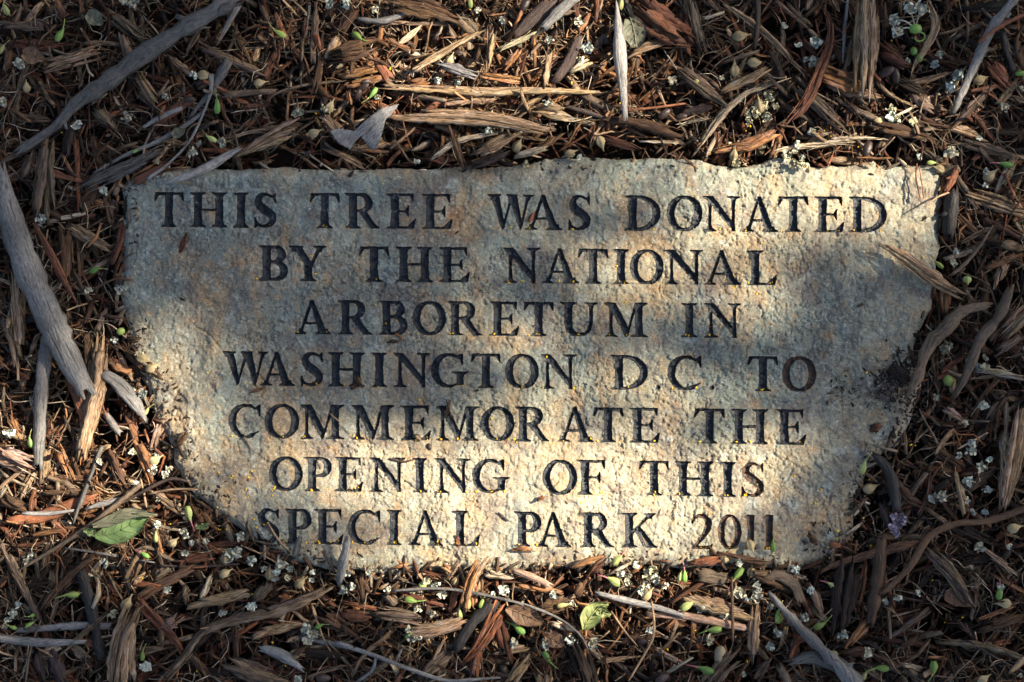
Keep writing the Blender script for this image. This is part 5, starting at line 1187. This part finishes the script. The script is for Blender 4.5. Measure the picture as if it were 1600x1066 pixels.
# crumbs and dirt on the stone edge, yellow specks
def crumbs_on(name, spots, tintset, label, cat, size, mat=None, seed=8, stretch=3.0):
    r = np.random.default_rng(seed); xs, ys = [], []
    for (cx, cy, sx_, sy_, n) in spots: xs.append(r.normal(cx, sx_, n)); ys.append(r.normal(cy, sy_, n))
    xs, ys = np.concatenate(xs), np.concatenate(ys); X_, Y_ = (xs - 800) * S, (533 - ys) * S
    ii = np.clip(((X_ - ox0) / CELL).astype(int), 0, nx - 1); jj = np.clip(((Y_ - oy0) / CELL).astype(int), 0, ny - 1)
    z = np.where(sdo[jj, ii] < 0, Zg[jj, ii], surf(X_, Y_) + .003); N = len(xs)
    s_ = r.uniform(*size, N); a = r.uniform(0, 6.28, N); R_ = 3; t = np.linspace(-1, 1, R_)[None]
    C = np.zeros((N, R_, 3)); ln = s_ * r.uniform(1.0, 1.6 if mat else stretch, N)
    C[..., 0] = X_[:, None] + t * ln[:, None] * np.cos(a)[:, None]; C[..., 1] = Y_[:, None] + t * ln[:, None] * np.sin(a)[:, None]; C[..., 2] = (z + s_ * .5)[:, None]
    w = s_[:, None] * np.array([[.55, 1, .55]])
    V, Q, U, _ = tube_batch(C, w, w * .8, 6 if mat else 4, r, .2, .1)
    tt = np.array([TINTS[c] for c in tintset])[r.integers(len(tintset), size=N)] * r.uniform(.6, 1.2, N)[:, None]
    o = obj(name, make_mesh(name, V, Q, U, np.repeat(tt, len(V) // N, 0), [mat or m_wood], bool(mat)), kind='stuff'); o['label'] = label; o['category'] = cat
edge_sp = [(1393,592,15,16,150),(1340,604,26,16,33),(1410,660,22,30,77),(1300,860,30,22,60),(420,850,26,10,71),(330,780,26,18,66),(700,892,40,7,93),(480,872,40,8,55),(820,888,70,6,60),(960,886,80,7,60),(1160,880,60,8,60),
           (240,640,22,30,110),(215,560,12,30,80),(1000,870,60,6,24),(1420,600,16,26,140),(620,895,50,6,80),(640,560,260,160,14),(1344,770,16,26,70),(280,730,14,26,80),(1420,600,20,30,100),(200,330,8,30,40),(860,262,300,5,40)]
crumbs_on('stone_edge_crumbs', edge_sp, ['dark', 'brown', 'black', 'dark', 'purple', 'greybrown'], 'dark crumbs of bark and soil spilled over the rim of the stone', 'crumbs', (.0003, .0010))
rim_sp = []
rr2 = np.random.default_rng(15)
for i in range(len(OUT)):
    (xa, ya), (xb, yb2) = OUT[i - 1], OUT[i]; ln_ = math.hypot(xb - xa, yb2 - ya)
    dens = .10 if ya < 275 and xa > 260 else .9 if ya > 780 or xa < 300 else (.25 if xa > 1430 else .7)
    for _ in range(rr2.poisson(ln_ * dens * .24)):
        t_ = rr2.random(); rim_sp.append((xa + (xb - xa) * t_, ya + (yb2 - ya) * t_, 6, 6, 1))
crumbs_on('rim_litter', rim_sp, ['dark', 'brown', 'tan', 'red', 'greybrown', 'orange', 'pale', 'brown'], 'small splinters of wood lapping over the rim of the stone', 'litter', (.0007, .0019), None, 18, 6.5)
r_ = np.random.default_rng(21); ys_ = []
for (ch, x0, x1, yt, yb, sl) in LETTERS:
    p_ = .9 if x0 > 700 or yt > 500 else .35
    if r_.random() < p_:
        for _ in range(r_.integers(1, 6 if yt > 700 else 4)): ys_.append((r_.choice([x0 + 7, x1 - 9, (x0 + x1) / 2]) + r_.normal(0, 2), yb - 3 + r_.normal(0, 1), .8, .8, 1))
ys_ += [(r_.uniform(230, 1450), r_.uniform(280, 860), 1, 1, 1) for _ in range(45)] + [(r_.uniform(290, 430), r_.uniform(740, 840), 1, 1, 1) for _ in range(24)] + [(r_.uniform(1240, 1370), r_.uniform(740, 880), 1, 1, 1) for _ in range(22)]
ys_ += [(r_.uniform(10, 1590), r_.choice([r_.uniform(10, 250), r_.uniform(880, 1060)]), 1, 1, 1) for _ in range(60)]
ys_ = [q for q in ys_ if not (600 < q[1] < 612 and (1020 < q[0] < 1036 or 1104 < q[0] < 1120))]
crumbs_on('yellow_pollen_specks', ys_, ['straw'], 'tiny yellow flower specks caught in the carved letters and over the stone', 'yellow specks', (.00035, .0008), m_yellow, 5)

# ------------------------------------------------------------------ the tree whose crown dapples the light
LM = ['1 1 1 1 1 2 3 5 7 5 6 8 7 4 2 2 2 2 1 1 1',
      '1 1 1 1 1 1 2 6 8 9 8 9 8 5 3 3 2 2 1 1 1',
      '1 1 1 1 1 1 3 5 9 9 9 8 7 4 4 5 2 1 1 1 1',
      '1 1 1 1 1 1 1 2 2 3 3 3 3 5 7 9 9 9 8 1 1',
      '1 1 1 1 1 1 1 1 2 2 2 3 3 4 7 9 9 9 9 2 1',
      '1 1 1 1 1 1 1 1 1 2 3 3 4 5 7 4 2 4 4 1 1',
      '1 1 2 2 1 1 1 1 1 2 2 2 3 2 1 1 1 1 1 1 1',
      '2 2 3 7 4 1 1 1 1 2 3 3 2 2 2 1 1 1 1 1 1',
      '6 6 8 9 5 3 1 1 1 3 4 6 3 2 1 1 1 1 1 1 1',
      '9 9 9 9 5 4 7 9 8 8 8 8 9 9 9 7 2 1 1 1 1',
      '9 9 8 7 3 2 2 4 8 9 9 9 9 9 7 2 1 1 1 1 1',
      '2 2 2 4 4 2 2 4 7 9 9 9 9 9 6 3 2 1 1 1 1',
      '1 1 1 1 1 1 2 3 6 7 9 9 8 6 5 3 1 1 1 1 1',
      '1 1 1 1 1 1 1 1 2 3 3 4 3 2 2 2 1 1 1 1 1']
LMA = np.array([[int(v) for v in row.split()] for row in LM], float)
Tval = np.interp(LMA, [1, 2, 3, 5, 7, 9], [.02, .13, .30, .62, .90, 1.0])
gs = .01; cx_ = np.arange(-.95, .951, gs); cy_ = np.arange(-.80, .801, gs); CX, CY = np.meshgrid(cx_, cy_)
fx = (CX / S + 800) / 80; fy = (533 - CY / S) / 80
ifx = np.clip(fx, 0, 19.999); ify = np.clip(fy, 0, 12.999); i0 = ifx.astype(int); j0 = ify.astype(int); u_ = ifx - i0; v_ = ify - j0
Tm = (Tval[j0, i0] * (1 - u_) + Tval[j0, i0 + 1] * u_) * (1 - v_) + (Tval[j0 + 1, i0] * (1 - u_) + Tval[j0 + 1, i0 + 1] * u_) * v_
outside = (fx < -1.2) | (fx > 21.2) | (fy < -1.2) | (fy > 14.5)
Tm = np.where(outside, np.clip(2.2 * (fbm(CX, CY, 5, 2, 66) - .40), .05, .9), Tm)
tau = -np.log(np.clip(Tm, .03, .985)); cur = np.zeros_like(tau)
rl = np.random.default_rng(31); leaves = []
prob_cells = None; KX, KY = np.meshgrid(np.arange(-5, 6) * gs, np.arange(-5, 6) * gs)
for it in range(20):
    need = np.clip(tau - cur, 0, None); tot = need.sum()
    if tot < .02 * tau.sum(): break
    area = .00040; n_add = int(tot * gs * gs / area * .5) + 1
    pick = rl.choice(need.size, size=n_add, p=(need ** 1.3 / (need ** 1.3).sum()).ravel())
    for p_ in pick:
        j, i = divmod(p_, need.shape[1])
        if need[j, i] <= 0: continue
        lx, ly = cx_[i] + rl.uniform(-.5, .5) * gs, cy_[j] + rl.uniform(-.5, .5) * gs
        s_ = rl.uniform(.85, 1.2); leaves.append((lx, ly, s_)); sig = .012
        kern = np.exp(-(KX ** 2 + KY ** 2) / (2 * sig * sig)); kern *= area * s_ * s_ / (kern.sum() * gs * gs)
        ja, jb, ia, ib = max(j - 5, 0), min(j + 6, cur.shape[0]), max(i - 5, 0), min(i + 6, cur.shape[1])
        kk = kern[ja - j + 5:jb - j + 5, ia - i + 5:ib - i + 5]
        if (np.clip(cur[ja:jb, ia:ib] + kk - tau[ja:jb, ia:ib], 0, None) * np.exp(-tau[ja:jb, ia:ib])).sum() > .5 * (kk * np.exp(-tau[ja:jb, ia:ib])).sum() + .05: leaves.pop(); continue
        cur[ja:jb, ia:ib] += kern[ja - j + 5:jb - j + 5, ia - i + 5:ib - i + 5]
leaves = np.array(leaves); NL = len(leaves)
dist = rl.uniform(3.6, 4.7, NL)
base = np.column_stack([leaves[:, 0], leaves[:, 1], np.zeros(NL)]) + SUND * dist[:, None]
nrm = SUND + rl.normal(0, .35, (NL, 3)); nrm /= np.linalg.norm(nrm, axis=1, keepdims=True)
ta = np.cross(nrm, rl.normal(0, 1, (NL, 3))); ta /= np.linalg.norm(ta, axis=1, keepdims=True); tb = np.cross(nrm, ta)
hl, hwid = .0195 * leaves[:, 2:3], .0088 * leaves[:, 2:3]
pts_ = np.stack([base - ta * hl, base - ta * hl * .3 + tb * hwid, base + ta * hl * .4 + tb * hwid * .85, base + ta * hl, base + ta * hl * .4 - tb * hwid * .85, base - ta * hl * .3 - tb * hwid,
                 base - ta * hl * .3 - nrm * hwid * .25, base + ta * hl * .4 - nrm * hwid * .25], 1)
lq = np.array([[0, 1, 6, 6], [0, 6, 5, 5]])
Q4 = np.array([[1, 2, 7, 6], [6, 7, 4, 5]]); Q3 = np.array([[0, 1, 6], [0, 6, 5], [2, 3, 7], [7, 3, 4]])
tri = np.vstack([Q3, [[1, 2, 7], [1, 7, 6], [6, 7, 4], [6, 4, 5]]])
LT = (tri[None] + (np.arange(NL) * 8)[:, None, None]).reshape(-1, 3)
tree = bpy.data.objects.new('tree', None); COL.objects.link(tree); tree.location = (5.3, 2.6, -.03)
tree['label'] = 'leafy tree overhead whose crown throws the dappled shade on the stone'; tree['category'] = 'tree'
tl_ = np.array(tree.location)
obj('crown', make_mesh('crown', pts_.reshape(-1, 3) - tl_, LT, mats=[m_crown]), tree)
def wood_tube(paths, radii, name):
    ps = []
    for pth, (ra, rb) in zip(paths, radii):
        n = 9; C = smooth_path(pth, n); w = np.linspace(ra, rb, n); V, Q, U, _ = tube_batch(C[None], w[None], w[None], 8, rl, .08, .05); ps.append((V, Q))
    V, Q = merge(ps); return obj(name, make_mesh(name, V - tl_, Q, mats=[m_trunk], smooth=True), tree)
g0 = lambda x, y, d: tuple(np.array([x, y, 0]) + SUND * d)
wood_tube([[tuple(tl_), (5.25, 2.6, 1.6), (5.1, 2.55, 3.2), (4.9, 2.6, 4.6)]], [(.20, .09)], 'trunk')
limbA = [(5.15, 2.55, 2.6), (4.4, 2.2, 2.7), g0(.3, .80, 4.5), g0(-.2, .78, 4.1), g0(-.85, .72, 3.8)]
limbB = [(5.2, 2.58, 1.9), (4.6, 1.4, 2.2), g0(.5, -.70, 4.4), g0(-.2, -.72, 4.1), g0(-.85, -.70, 3.8)]
wood_tube([limbA, limbB], [(.05, .012), (.05, .012)], 'limbs')
la, lb = smooth_path(limbA, 60)[24:], smooth_path(limbB, 60)[24:]
tp, tr_ = [], []
for k in rl.choice(NL, 150, replace=False):
    b_ = base[k]; src = la if leaves[k, 1] > 0 else lb
    if not (tau[int((leaves[k, 1] + .80) / gs), int((leaves[k, 0] + .95) / gs)] > 1.2): continue
    s0 = src[np.argmin(np.linalg.norm(src - b_, axis=1))]; tp.append([tuple(s0), tuple((s0 + b_) / 2 + rl.normal(0, .04, 3)), tuple(b_)]); tr_.append((.003, .001))
wood_tube(tp, tr_, 'twigs')

finish_labels()
print('leaves', NL, 'chips', n_chip + made, 'tris', sum(len(o.data.polygons) * 2 for o in bpy.data.objects if o.type == 'MESH'))
